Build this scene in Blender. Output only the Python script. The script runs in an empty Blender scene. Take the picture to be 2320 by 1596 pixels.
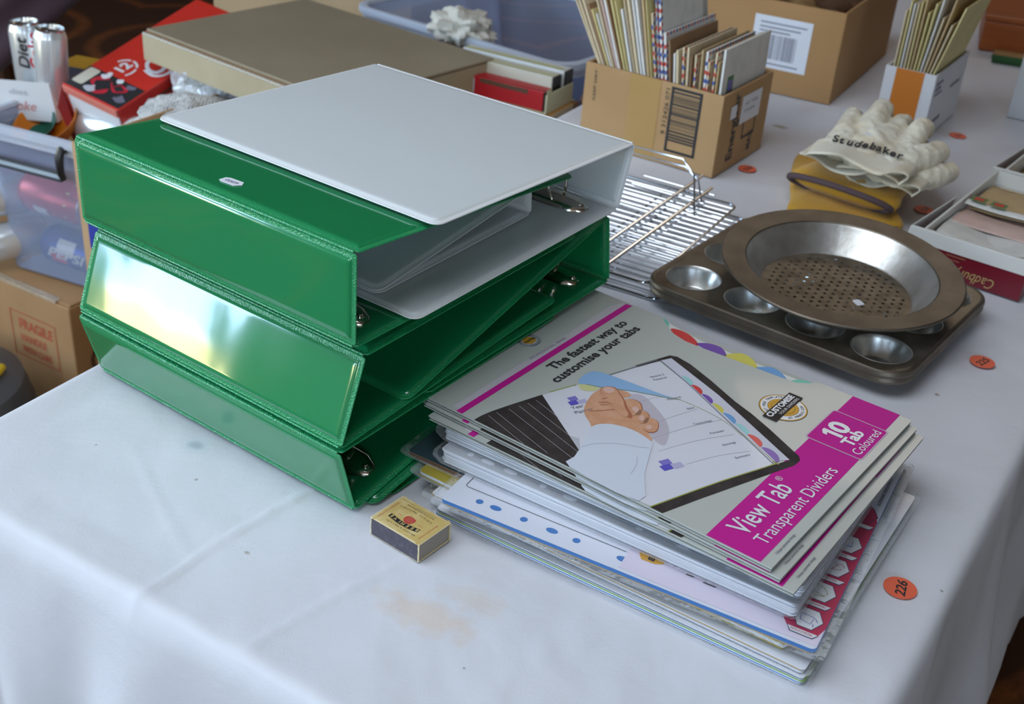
import bpy, bmesh, math, random
import numpy as np
from mathutils import Vector, Matrix, noise
random.seed(7)
SC = bpy.context.scene; COL = SC.collection
PI = math.pi

# ------------------------------------------------------------------ camera, world, lights, exposure
FPX, PITCH, ROLL, CAMH = 2717.32, 0.5253, -0.0787, 0.5738      # metres above the table top (table top is z = 0)
_fw = Vector((0, math.cos(PITCH), -math.sin(PITCH))); _rt = Vector((1, 0, 0)); _dn = _fw.cross(_rt)
_R = _rt*math.cos(ROLL) + _dn*math.sin(ROLL); _D = -_rt*math.sin(ROLL) + _dn*math.cos(ROLL)
CAMP = Vector((0, 0, CAMH))
cd = bpy.data.cameras.new('camera'); cam = bpy.data.objects.new('camera', cd); COL.objects.link(cam)
M = Matrix((_R, -_D, -_fw)).transposed().to_4x4(); M.translation = CAMP; cam.matrix_world = M
cd.sensor_width = 36; cd.lens = 36*FPX/2320; cd.clip_start = .02; cd.clip_end = 60
cd.dof.use_dof = True; cd.dof.focus_distance = .92; cd.dof.aperture_fstop = 10.5
SC.camera = cam
SC.view_settings.view_transform = 'Standard'; SC.view_settings.look = 'None'
SC.view_settings.gamma = 1; SC.view_settings.use_curve_mapping = False
SC.view_settings.exposure = 0.06
SC.cycles.transparent_max_bounces = 32; SC.cycles.max_bounces = 10
W = bpy.data.worlds.new('world'); SC.world = W; W.use_nodes = True
W.node_tree.nodes['Background'].inputs[0].default_value = (.62, .76, 1, 1); W.node_tree.nodes['Background'].inputs[1].default_value = .25
def area(name, loc, rot, sx, sy, power, col):
    l = bpy.data.lights.new(name, 'AREA'); l.shape = 'RECTANGLE'; l.size = sx; l.size_y = sy; l.energy = power; l.color = col
    o = bpy.data.objects.new(name, l); o.location = loc; o.rotation_euler = rot; COL.objects.link(o); return o
area('soft_fill_top', (-.7, .5, 1.74), (0, 0, 0), 1.8, 1.2, 27, (.80, .89, 1))  # added overhead fill, no real fitting: brightens cloth and binder covers from above left

area('warm_fill_back', (1.3, 3.4, 1.74), (0, 0, 0), 1.0, .6, 7, (1, .84, .70))  # added warm fill, no real fitting: warms the far end and the baking tins

def at(px, py, h=0.0):            # the point at height h on the line of sight through a point of the photograph
    v = _fw*FPX + _R*(px-1160) + _D*(py-798); return CAMP + v*((h-CAMH)/v.z)

# ------------------------------------------------------------------ materials
MATS = {}
def nd(t, kind, **kw):
    n = t.nodes.new(kind)
    for k, v in kw.items(): setattr(n, k, v)
    return n
def mat(name, col=(.8, .8, .8), rough=.5, metal=0, coat=0, spec=.5, bump=None, var=None, emit=None, aniso=0, scale_xyz=None, sheen=0, transl=0):
    """bump=(scale, distance, detail); var=(second colour, scale, low, high)"""
    if name in MATS: return MATS[name]
    m = bpy.data.materials.new(name); m.use_nodes = True; t = m.node_tree; b = t.nodes['Principled BSDF']; MATS[name] = m
    b.inputs['Base Color'].default_value = (*col, 1); b.inputs['Roughness'].default_value = rough; b.inputs['Metallic'].default_value = metal
    b.inputs['Coat Weight'].default_value = coat; b.inputs['Coat Roughness'].default_value = .06; b.inputs['Specular IOR Level'].default_value = spec
    b.inputs['Sheen Weight'].default_value = sheen
    tc = None
    if bump or var:
        tc = nd(t, 'ShaderNodeTexCoord'); src = tc.outputs['Object']
        if scale_xyz:
            mp = nd(t, 'ShaderNodeMapping'); mp.inputs['Scale'].default_value = scale_xyz; t.links.new(src, mp.inputs[0]); src = mp.outputs[0]
    if bump:
        n = nd(t, 'ShaderNodeTexNoise'); n.inputs['Scale'].default_value = bump[0]; n.inputs['Detail'].default_value = bump[2]; t.links.new(src, n.inputs['Vector'])
        bp = nd(t, 'ShaderNodeBump'); bp.inputs['Distance'].default_value = bump[1]; bp.inputs['Strength'].default_value = 1
        t.links.new(n.outputs[0], bp.inputs['Height']); t.links.new(bp.outputs[0], b.inputs['Normal']); t.links.new(bp.outputs[0], b.inputs['Coat Normal'])
    if var:
        n = nd(t, 'ShaderNodeTexNoise'); n.inputs['Scale'].default_value = var[1]; n.inputs['Detail'].default_value = 5; t.links.new(src, n.inputs['Vector'])
        r = nd(t, 'ShaderNodeMapRange'); r.inputs[1].default_value = var[2]; r.inputs[2].default_value = var[3]; t.links.new(n.outputs[0], r.inputs[0])
        mx = nd(t, 'ShaderNodeMix', data_type='RGBA'); mx.inputs[6].default_value = (*col, 1); mx.inputs[7].default_value = (*var[0], 1)
        t.links.new(r.outputs[0], mx.inputs[0]); t.links.new(mx.outputs[2], b.inputs['Base Color'])
    if emit:
        b.inputs['Emission Color'].default_value = (*emit[:3], 1); b.inputs['Emission Strength'].default_value = emit[3]
    return m
def see(name, col, rough, cover, edge=.5, bump=None):
    """clear or frosted plastic film: part of the light goes straight through, the rest meets a glossy skin"""
    if name in MATS: return MATS[name]
    m = bpy.data.materials.new(name); m.use_nodes = True; t = m.node_tree; b = t.nodes['Principled BSDF']; MATS[name] = m
    b.inputs['Base Color'].default_value = (*col, 1); b.inputs['Roughness'].default_value = rough
    tr = nd(t, 'ShaderNodeBsdfTransparent'); mx = nd(t, 'ShaderNodeMixShader'); lw = nd(t, 'ShaderNodeLayerWeight'); lw.inputs[0].default_value = .25
    mr = nd(t, 'ShaderNodeMapRange'); mr.inputs[3].default_value = cover; mr.inputs[4].default_value = min(1, cover+edge)
    t.links.new(lw.outputs['Fresnel'], mr.inputs[0]); t.links.new(mr.outputs[0], mx.inputs[0])
    t.links.new(tr.outputs[0], mx.inputs[1]); t.links.new(b.outputs[0], mx.inputs[2]); t.links.new(mx.outputs[0], t.nodes['Material Output'].inputs[0])
    if bump:
        tc = nd(t, 'ShaderNodeTexCoord'); n = nd(t, 'ShaderNodeTexNoise'); n.inputs['Scale'].default_value = bump[0]; n.inputs['Detail'].default_value = bump[2]
        bp = nd(t, 'ShaderNodeBump'); bp.inputs['Distance'].default_value = bump[1]; t.links.new(tc.outputs['Object'], n.inputs['Vector'])
        t.links.new(n.outputs[0], bp.inputs['Height']); t.links.new(bp.outputs[0], b.inputs['Normal']); t.links.new(bp.outputs[0], lw.inputs['Normal'])
    return m
GREEN = mat('green_vinyl', (.008, .215, .072), .14, coat=1.0, bump=(7, .0022, 2.2))
GREEN_RIM = mat('green_vinyl_weld', (.012, .27, .09), .34, coat=.2, bump=(900, .0006, 0))
GREEN_IN = mat('green_vinyl_inside', (.005, .16, .045), .32, bump=(12, .001, 2))
WHITEV = mat('white_vinyl', (.60, .63, .63), .3, bump=(10, .0012, 2))
WHITEV_RIM = mat('white_vinyl_weld', (.72, .73, .73), .3)
CHROME = mat('nickel_plate', (.62, .58, .52), .14, metal=1)
WIRE = mat('chromed_wire', (.60, .63, .66), .2, metal=1)
BLACKP = mat('black_plastic', (.012, .012, .013), .35)
CARD = mat('brown_cardboard', (.46, .28, .13), .75, bump=(60, .0006, 3), var=(.38, .34) and ((.40, .235, .10), 9, .35, .65))
CARD_EDGE = mat('cardboard_edge', (.34, .22, .12), .85, bump=(400, .0015, 1))
CARD_GREY = mat('grey_brown_cardboard', (.27, .215, .14), .6, var=((.31, .255, .17), 6, .3, .7))
CARD_LIGHT = mat('pale_cardboard_face', (.44, .37, .24), .7, var=((.38, .31, .19), 8, .3, .7))
TAPE = mat('buff_parcel_tape', (.42, .25, .085), .3, coat=.3)
INK = mat('black_ink', (.02, .02, .022), .5)
PAPER = mat('white_paper', (.80, .81, .84), .6)
STICKW = mat('white_label_paper', (.72, .74, .80), .5)
RUST = mat('orange_price_dot', (.80, .135, .065), .6)

# ------------------------------------------------------------------ mesh building
class MB:
    def __init__(s): s.v = []; s.f = []; s.m = []
    def add(s, v, f, mi=0, T=None):
        k = len(s.v); s.v += [tuple(T @ Vector(p)) if T else tuple(p) for p in v]; s.f += [tuple(i+k for i in q) for q in f]; s.m += [mi]*len(f); return s
    def box(s, x0, x1, y0, y1, z0, z1, mi=0, T=None):
        v = [(x, y, z) for z in (z0, z1) for y in (y0, y1) for x in (x0, x1)]
        return s.add(v, [(0, 2, 3, 1), (4, 5, 7, 6), (0, 1, 5, 4), (2, 6, 7, 3), (0, 4, 6, 2), (1, 3, 7, 5)], mi, T)
    def prism(s, pts, z0, z1, mi=0, T=None, side=None):
        n = len(pts); v = [(*p[:2], z0) for p in pts] + [(*p[:2], z1) for p in pts]
        s.add(v, [tuple(range(n-1, -1, -1)), tuple(range(n, 2*n))], mi, T); k = len(s.v)-2*n
        q = [(k+i, k+(i+1) % n, k+n+(i+1) % n, k+n+i) for i in range(n)]; s.f += q; s.m += [mi if side is None else side]*n; return s
    def loft(s, loops, mi=0, T=None, cap0=True, cap1=True, mis=None):
        n = len(loops[0]); v = [p for l in loops for p in l]; f = []; ms = []
        for j in range(len(loops)-1):
            for i in range(n):
                f.append((j*n+i, j*n+(i+1) % n, (j+1)*n+(i+1) % n, (j+1)*n+i)); ms.append(mi if mis is None else mis[j])
        if cap0: f.append(tuple(range(n-1, -1, -1))); ms.append(mi if mis is None else mis[0])
        if cap1: f.append(tuple(range((len(loops)-1)*n, len(loops)*n))); ms.append(mi if mis is None else mis[-1])
        k = len(s.v); s.add(v, f, mi, T); s.m[-len(f):] = ms; return s
    def lathe(s, prof, n=32, mi=0, T=None, caps=False):
        return s.loft([[(r*math.cos(2*PI*i/n), r*math.sin(2*PI*i/n), z) for i in range(n)] for r, z in prof], mi, T, caps, caps)
    def tube(s, pts, r, n=8, closed=False, mi=0, T=None):
        pts = [Vector(p) for p in pts]; N = len(pts); loops = []; u = None
        for i, p in enumerate(pts):
            a = pts[(i-1) % N] if closed or i > 0 else p; b = pts[(i+1) % N] if closed or i < N-1 else p
            t = (b-a).normalized()
            if u is None: u = t.cross(Vector((0, 0, 1)) if abs(t.z) < .9 else Vector((1, 0, 0)))
            u = (u-t*u.dot(t)).normalized(); w = u.cross(t); rr = r[i] if isinstance(r, (list, tuple)) else r
            loops.append([p + (u*math.cos(2*PI*k/n) + w*math.sin(2*PI*k/n))*rr for k in range(n)])
        if closed: loops.append(loops[0])
        return s.loft(loops, mi, T, not closed, not closed)
    def grid(s, fn, nu, nv, mi=0, T=None):
        v = [fn(i/nu, j/nv) for j in range(nv+1) for i in range(nu+1)]
        return s.add(v, [(j*(nu+1)+i, j*(nu+1)+i+1, (j+1)*(nu+1)+i+1, (j+1)*(nu+1)+i) for j in range(nv) for i in range(nu)], mi, T)
    def build(s, name, mats, parent=None, smooth=False, bevel=0, seg=2, solid=0, sub=0, angle=.6):
        me = bpy.data.meshes.new(name); me.from_pydata(s.v, [], s.f)
        for m in (mats if isinstance(mats, (list, tuple)) else [mats]): me.materials.append(m)
        me.polygons.foreach_set('material_index', s.m)
        o = bpy.data.objects.new(name, me); COL.objects.link(o)
        if parent: o.parent = parent
        if smooth: me.shade_smooth()
        if smooth and angle: me.set_sharp_from_angle(angle=angle)
        if solid: d = o.modifiers.new('solid', 'SOLIDIFY'); d.thickness = solid; d.offset = 0
        if bevel:
            d = o.modifiers.new('bevel', 'BEVEL'); d.width = bevel; d.segments = seg; d.limit_method = 'ANGLE'; d.angle_limit = .6
        if sub: d = o.modifiers.new('sub', 'SUBSURF'); d.levels = sub; d.render_levels = sub
        return o
def tag(o, label=None, cat=None, group=None, kind=None):
    if label: o['label'] = label
    if cat: o['category'] = cat
    if group: o['group'] = group
    if kind: o['kind'] = kind
    return o
def thing(name, label, cat, loc=(0, 0, 0), rz=0, group=None, rot=None):
    o = bpy.data.objects.new(name, None); COL.objects.link(o); o.empty_display_size = .02; o.location = loc
    o.rotation_euler = rot if rot else (0, 0, rz)
    return tag(o, label, cat, group)
def copy_tree(o, parent=None):
    c = o.copy(); COL.objects.link(c)
    if parent: c.parent = parent; c.matrix_parent_inverse = o.matrix_parent_inverse.copy()
    for ch in list(o.children): copy_tree(ch, c)
    return c
def rrect(x0, x1, y0, y1, r, n=5, zz=None):
    pts = []
    for cx, cy, a in ((x1-r, y0+r, -PI/2), (x1-r, y1-r, 0), (x0+r, y1-r, PI/2), (x0+r, y0+r, PI)):
        for i in range(n+1):
            t = a + PI/2*i/n; p = (cx+r*math.cos(t), cy+r*math.sin(t)); pts.append(p if zz is None else (*p, zz))
    return pts
def circ(cx, cy, r, n=24, ry=None, rot=0):
    ry = ry or r; c, s_ = math.cos(rot), math.sin(rot)
    return [(cx+r*math.cos(2*PI*i/n)*c-ry*math.sin(2*PI*i/n)*s_, cy+r*math.cos(2*PI*i/n)*s_+ry*math.sin(2*PI*i/n)*c) for i in range(n)]
def smoothpts(pts, n=4, closed=True):
    P = [Vector((*p[:2], 0)) for p in pts]; N = len(P); out = []
    for i in range(N if closed else N-1):
        a, b, c, d = (P[(i+k-1) % N] if closed else P[min(max(i+k-1, 0), N-1)] for k in range(4))
        for j in range(n):
            t = j/n; q = .5*((2*b)+(c-a)*t+(2*a-5*b+4*c-d)*t*t+(3*b-a-3*c+d)*t**3); out.append((q.x, q.y))
    if not closed: out.append(tuple(P[-1][:2]))
    return out
def curve_mesh(name, outlines, m, parent=None, extrude=0, T=None):
    """flat plate with holes: the first outline is the rim, the others are cut out of it"""
    c = bpy.data.curves.new(name, 'CURVE'); c.dimensions = '2D'; c.fill_mode = 'BOTH'; c.extrude = extrude
    for o in outlines:
        sp = c.splines.new('POLY'); sp.points.add(len(o)-1); sp.use_cyclic_u = True
        for q, p in zip(sp.points, o): q.co = (p[0], p[1], 0, 1)
    return _conv(name, c, m, parent, T)
def _conv(name, c, m, parent, T):
    t = bpy.data.objects.new('tmp', c); COL.objects.link(t)
    dg = bpy.context.evaluated_depsgraph_get(); me = bpy.data.meshes.new_from_object(t.evaluated_get(dg)); me.name = name
    bpy.data.objects.remove(t); bpy.data.curves.remove(c)
    me.materials.clear(); me.materials.append(m)
    o = bpy.data.objects.new(name, me); COL.objects.link(o)
    if parent: o.parent = parent
    if T: o.matrix_basis = T
    return o
def text(name, s, size, m, parent, x, y, z, rot=0, width=None, bold=0, shear=0, align='LEFT', T=None, space=1):
    c = bpy.data.curves.new(name, 'FONT'); c.body = s; c.size = size; c.offset = bold; c.shear = shear; c.align_x = align; c.space_character = space; c.resolution_u = 3
    t = bpy.data.objects.new('tmp', c); COL.objects.link(t); dg = bpy.context.evaluated_depsgraph_get()
    me = bpy.data.meshes.new_from_object(t.evaluated_get(dg)); bpy.data.objects.remove(t); bpy.data.curves.remove(c)
    me.name = name; me.materials.clear(); me.materials.append(m)
    if width:
        xs = [v.co.x for v in me.vertices]; k = width/(max(xs)-min(xs))
        me.transform(Matrix.Scale(k, 4, (1, 0, 0)))
    o = bpy.data.objects.new(name, me); COL.objects.link(o); o.parent = parent
    L = Matrix.Translation((x, y, z)) @ Matrix.Rotation(rot, 4, 'Z')
    o.matrix_basis = (T @ L) if T else L
    return o
def arc_text(name, s, size, m, parent, cx, cy, r, a0, a1, z, inward=False, T=None, bold=0):
    """letters set round a ring, joined into one print"""
    mb = MB(); n = len(s)
    for i, ch in enumerate(s):
        if ch == ' ': continue
        a = a0+(a1-a0)*(i/(n-1) if n > 1 else .5)
        c = bpy.data.curves.new('l', 'FONT'); c.body = ch; c.size = size; c.align_x = 'CENTER'; c.resolution_u = 2; c.offset = bold
        t = bpy.data.objects.new('tmp', c); COL.objects.link(t); dg = bpy.context.evaluated_depsgraph_get(); me = t.evaluated_get(dg).to_mesh()
        R = Matrix.Translation((cx+r*math.cos(a), cy+r*math.sin(a), z)) @ Matrix.Rotation(a+(PI/2 if inward else -PI/2), 4, 'Z')
        mb.add([v.co.copy() for v in me.vertices], [tuple(p.vertices) for p in me.polygons], 0, R)
        bpy.data.objects.remove(t); bpy.data.curves.remove(c)
    o = mb.build(name, m, parent)
    if T: o.matrix_basis = T
    return o
def flat(name, pts, m, parent, z, T=None, label=None):
    o = MB().add([(*p[:2], z) for p in pts], [tuple(range(len(pts)))]).build(name, m, parent)
    if T: o.matrix_basis = T
    if label: o['label'] = label
    return o
def mm(pts): return [(x/1000, y/1000) for x, y in pts]
def stroke(pts, w, closed=False):
    """a drawn line as a thin flat ribbon (vertices, faces)"""
    P = [Vector((*p[:2], 0)) for p in pts]; N = len(P); v = []; f = []
    for i in range(N):
        a = P[(i-1) % N] if closed or i else P[i]; b = P[(i+1) % N] if closed or i < N-1 else P[i]
        t = (b-a).normalized(); nrm = Vector((-t.y, t.x, 0))*w/2; v += [P[i]+nrm, P[i]-nrm]
    for i in range(N if closed else N-1):
        j = (i+1) % N; f.append((2*i+1, 2*j+1, 2*j, 2*i))
    return v, f
def lines(name, strokes, w, m, parent, z, T=None):
    mb = MB()
    for s_ in strokes: v, f = stroke(s_, w); mb.add([(p.x, p.y, z) for p in v], f)
    o = mb.build(name, m, parent)
    if T: o.matrix_basis = T
    return o
def face_frame(o, x, n):           # origin, reading direction, outward normal -> matrix for print on an upright face
    x = Vector(x).normalized(); n = Vector(n).normalized(); y = n.cross(x); T = Matrix((x, y, n)).transposed().to_4x4(); T.translation = o; return T

# ------------------------------------------------------------------ the room
FLOOR = -.74
def struct(o, label=None): o['kind'] = 'structure'; 
def carpet():
    m = mat('patterned_carpet', (.035, .012, .005), .95, bump=(500, .001, 2)); t = m.node_tree; b = t.nodes['Principled BSDF']
    tc = nd(t, 'ShaderNodeTexCoord'); mp = nd(t, 'ShaderNodeMapping'); mp.inputs['Location'].default_value = (.55, .35, 0)
    vo = nd(t, 'ShaderNodeTexVoronoi'); vo.inputs['Scale'].default_value = 1.1; vo.inputs['Randomness'].default_value = .7
    wv = nd(t, 'ShaderNodeMath', operation='SINE'); ml = nd(t, 'ShaderNodeMath', operation='MULTIPLY'); ml.inputs[1].default_value = 22
    r = nd(t, 'ShaderNodeMapRange'); r.inputs[1].default_value = .75; r.inputs[2].default_value = 1.0
    nz = nd(t, 'ShaderNodeTexNoise'); nz.inputs['Scale'].default_value = 60
    mx = nd(t, 'ShaderNodeMix', data_type='RGBA'); mx.inputs[6].default_value = (.085, .026, .007, 1); mx.inputs[7].default_value = (.42, .12, .018, 1)
    m2 = nd(t, 'ShaderNodeMath', operation='MULTIPLY')
    t.links.new(tc.outputs['Object'], mp.inputs[0]); t.links.new(mp.outputs[0], vo.inputs['Vector']); t.links.new(vo.outputs['Distance'], ml.inputs[0]); t.links.new(ml.outputs[0], wv.inputs[0])
    t.links.new(wv.outputs[0], r.inputs[0]); t.links.new(tc.outputs['Object'], nz.inputs['Vector']); t.links.new(r.outputs[0], m2.inputs[0]); t.links.new(nz.outputs[0], m2.inputs[1]); t.links.new(m2.outputs[0], mx.inputs[0]); t.links.new(mx.outputs[2], b.inputs['Base Color'])
    return m
X0, X1, Y0, Y1, ZC = -3.4, 4.4, -2.8, 6.6, 1.76
struct(MB().box(X0, X1, Y0, Y1, FLOOR-.05, FLOOR).build('floor', carpet()))
struct(MB().box(X0, X1, Y0, Y1, ZC, ZC+.05).build('ceiling', mat('stained_ceiling_boards', (.24, .15, .08), .6, bump=(5, .002, 2))))
WALL = mat('cream_wall_paint', (.62, .52, .40), .7); PANELW = mat('varnished_wall_panelling', (.16, .075, .03), .35, bump=(8, .002, 3))
struct(MB().box(X0-.1, X0, Y0, Y1, FLOOR, ZC).build('wall_left', WALL)); struct(MB().box(X1, X1+.1, Y0, Y1, FLOOR, ZC).build('wall_right', WALL))
struct(MB().box(X0, X1, Y1, Y1+.1, FLOOR, ZC).build('wall_back', PANELW)); struct(MB().box(X0, X1, Y0-.1, Y0, FLOOR, ZC).build('wall_front', WALL))
def daylight(name, top, low, strength):
    """what the panes show: pale sky over sunlit dry grass"""
    m = bpy.data.materials.new(name); m.use_nodes = True; t = m.node_tree; t.nodes.clear()
    e = nd(t, 'ShaderNodeEmission'); e.inputs[1].default_value = strength; tc = nd(t, 'ShaderNodeTexCoord'); sp = nd(t, 'ShaderNodeSeparateXYZ')
    r = nd(t, 'ShaderNodeValToRGB'); r.color_ramp.elements[0].position = .13; r.color_ramp.elements[0].color = (*low, 1); r.color_ramp.elements[1].position = .21; r.color_ramp.elements[1].color = (*top, 1)
    o = nd(t, 'ShaderNodeOutputMaterial'); t.links.new(tc.outputs['Generated'], sp.inputs[0]); t.links.new(sp.outputs[2], r.inputs[0]); t.links.new(r.outputs[0], e.inputs[0]); t.links.new(e.outputs[0], o.inputs[0]); return m
DAY = daylight('daylit_glass', (.50, .72, 1.0), (.85, .74, .36), 17.0)
FRAME = mat('white_window_frame', (.75, .74, .70), .4)
def window(name, wall, c, w, z0, z1, bars=1):
    r = thing(name, None, None); r['kind'] = 'structure'; t = .05
    def bx(mb, a0, a1, za, zb, d0, d1):
        if wall == 'left': mb.box(X0+d0, X0+d1, a0, a1, za, zb)
        elif wall == 'right': mb.box(X1-d1, X1-d0, a0, a1, za, zb)
        else: mb.box(a0, a1, Y0+d0, Y0+d1, za, zb)
    g = MB(); bx(g, c-w/2, c+w/2, z0, z1, .005, .012); g.build('pane', DAY, r)
    f = MB()
    for a in (c-w/2-t, c+w/2): bx(f, a, a+t, z0-t, z1+t, 0, .06)
    for z in (z0-t, z1): bx(f, c-w/2, c+w/2, z, z+t, 0, .06)
    for i in range(1, bars+1): a = c-w/2+w*i/(bars+1); bx(f, a-.02, a+.02, z0, z1, .012, .05)
    f.build('window_frame', FRAME, r)
window('window_1', 'left', .26, .54, -.16, 1.30, 0); window('window_2', 'left', -1.30, .8, .35, 1.5, 1); window('window_3', 'left', 1.9, .9, .0, 1.3, 1)
window('fill_window_4', 'front', -1.9, .7, .6, 1.5, 1); window('fill_window_5', 'front', .6, .6, .6, 1.5, 1)  # two unseen glowing windows behind the camera, added for general fill

# ------------------------------------------------------------------ trestle table and its cloth
TY = 1.045; TA = Vector((math.cos(TY), math.sin(TY), 0)); TB = Vector((math.sin(TY), -math.cos(TY), 0))   # along the table, across it
A0, A1 = .418, 3.0
def bl(a): return -.768-.036*(a-.5)
def br(a): return -.066+.010*(a-.5)
tb = thing('trestle_table', 'long trestle table hidden under the white cloth', 'table')
mb = MB(); th = .03
pts = [TA*(A0+.012)+TB*(bl(A0)+.012), TA*(A0+.012)+TB*(br(A0)-.012), TA*(A1-.012)+TB*(br(A1)-.012), TA*(A1-.012)+TB*(bl(A1)+.012)]
mb.prism([(p.x, p.y) for p in pts], -.035, -.006).build('table_top', mat('table_board', (.3, .2, .11), .6), tb)
for a in (A0+.25, A1-.25):
    for b in (-.70, -.14):
        p = TA*a+TB*b; MB().tube([(p.x, p.y, FLOOR), (p.x, p.y, -.035)], .015).build('leg', mat('grey_steel', (.25, .25, .26), .4, metal=1), tb)
def cotton():
    m = mat('white_cotton_cloth', (.70, .70, .74), .85, sheen=.15); t = m.node_tree; b = t.nodes['Principled BSDF']
    tc = nd(t, 'ShaderNodeTexCoord'); src = tc.outputs['Object']
    w = nd(t, 'ShaderNodeTexNoise'); w.inputs['Scale'].default_value = 700; w.inputs['Detail'].default_value = 2; t.links.new(src, w.inputs['Vector'])
    w2 = nd(t, 'ShaderNodeTexNoise'); w2.inputs['Scale'].default_value = 22; w2.inputs['Detail'].default_value = 3; w2.inputs['Distortion'].default_value = .15; t.links.new(src, w2.inputs['Vector'])
    b1 = nd(t, 'ShaderNodeBump'); b1.inputs['Distance'].default_value = .00014; t.links.new(w.outputs[0], b1.inputs['Height'])
    b2 = nd(t, 'ShaderNodeBump'); b2.inputs['Distance'].default_value = .0017; t.links.new(w2.outputs[0], b2.inputs['Height']); t.links.new(b1.outputs[0], b2.inputs['Normal']); t.links.new(b2.outputs[0], b.inputs['Normal'])
    col = None
    base = nd(t, 'ShaderNodeMix', data_type='RGBA'); base.inputs[6].default_value = (.64, .64, .68, 1); base.inputs[7].default_value = (.60, .595, .62, 1)
    w3 = nd(t, 'ShaderNodeTexNoise'); w3.inputs['Scale'].default_value = 3; w3.inputs['Detail'].default_value = 6; t.links.new(src, w3.inputs['Vector'])
    r3 = nd(t, 'ShaderNodeMapRange'); r3.inputs[1].default_value = .45; r3.inputs[2].default_value = .75; t.links.new(w3.outputs[0], r3.inputs[0]); t.links.new(r3.outputs[0], base.inputs[0]); col = base.outputs[2]
    nz = nd(t, 'ShaderNodeTexNoise'); nz.inputs['Scale'].default_value = 90; nz.inputs['Detail'].default_value = 4; t.links.new(src, nz.inputs['Vector'])
    # marks left on the cloth: position, radius, stretch along/across, colour, strength
    for (x, y, r, sx, colr, k) in ((-.252, .800, .0060, 1.3, (.24, .28, .32), .8), (-.252, .800, .0115, 1.2, (.50, .56, .62), .45), (-.239, .754, .0018, 1, (.25, .20, .16), .7),
                                   (-.045, .622, .018, 2.2, (.64, .46, .28), .38), (-.012, .640, .013, 2.0, (.64, .46, .28), .25), (.403, .975, .0026, 1, (.25, .14, .10), .8), (-.33, .79, .0012, 1, (.2, .2, .2), .7),
                                   (.37, 1.72, .008, 1.6, (.30, .22, .10), .8), (.60, 1.76, .03, 1.6, (.45, .38, .30), .5), (-.015, .575, .0012, 1, (.2, .2, .2), .7), (.33, .69, .0014, 1, (.2, .17, .15), .8), (-.18, .672, .002, 1.5, (.3, .25, .2), .7)):
        mp = nd(t, 'ShaderNodeMapping'); mp.vector_type = 'TEXTURE'; mp.inputs['Location'].default_value = (x, y, 0); mp.inputs['Rotation'].default_value = (0, 0, -.5); mp.inputs['Scale'].default_value = (r*sx, r, 1)
        t.links.new(src, mp.inputs[0]); ln = nd(t, 'ShaderNodeVectorMath', operation='LENGTH'); sx_ = nd(t, 'ShaderNodeVectorMath', operation='MULTIPLY'); sx_.inputs[1].default_value = (1, 1, 0)
        t.links.new(mp.outputs[0], sx_.inputs[0]); t.links.new(sx_.outputs[0], ln.inputs[0])
        ad = nd(t, 'ShaderNodeMath', operation='MULTIPLY_ADD'); ad.inputs[1].default_value = 1.6 if r > .012 else .5; t.links.new(nz.outputs[0], ad.inputs[0]); t.links.new(ln.outputs['Value'], ad.inputs[2])
        mr = nd(t, 'ShaderNodeMapRange'); o_ = .8 if r > .012 else .25; mr.inputs[1].default_value = 1.15+o_; mr.inputs[2].default_value = .45+o_; mr.inputs[3].default_value = 0; mr.inputs[4].default_value = k
        t.links.new(ad.outputs[0], mr.inputs[0]); mx = nd(t, 'ShaderNodeMix', data_type='RGBA'); mx.inputs[7].default_value = (*colr, 1)
        t.links.new(col, mx.inputs[6]); t.links.new(mr.outputs[0], mx.inputs[0]); col = mx.outputs[2]
    t.links.new(col, b.inputs['Base Color']); return m
def crease_of(pts):
    P = [Vector((*p, 0)) for p in pts]
    def d(p):
        best = 9
        for a, b in zip(P[:-1], P[1:]):
            ab = b-a; k = max(0, min(1, (p-a).dot(ab)/ab.length_squared)); best = min(best, (p-a-ab*k).length)
        return best
    return d
CREASES = [(crease_of([(-.145, .757), (-.202, .682), (-.238, .625), (-.27, .58)]), .0016), (crease_of([(-.062, .682), (-.122, .62), (-.16, .575)]), .0010), (crease_of([(-.30, .79), (-.245, .70), (-.22, .665)]), .0006)]
DROP = .56
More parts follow.
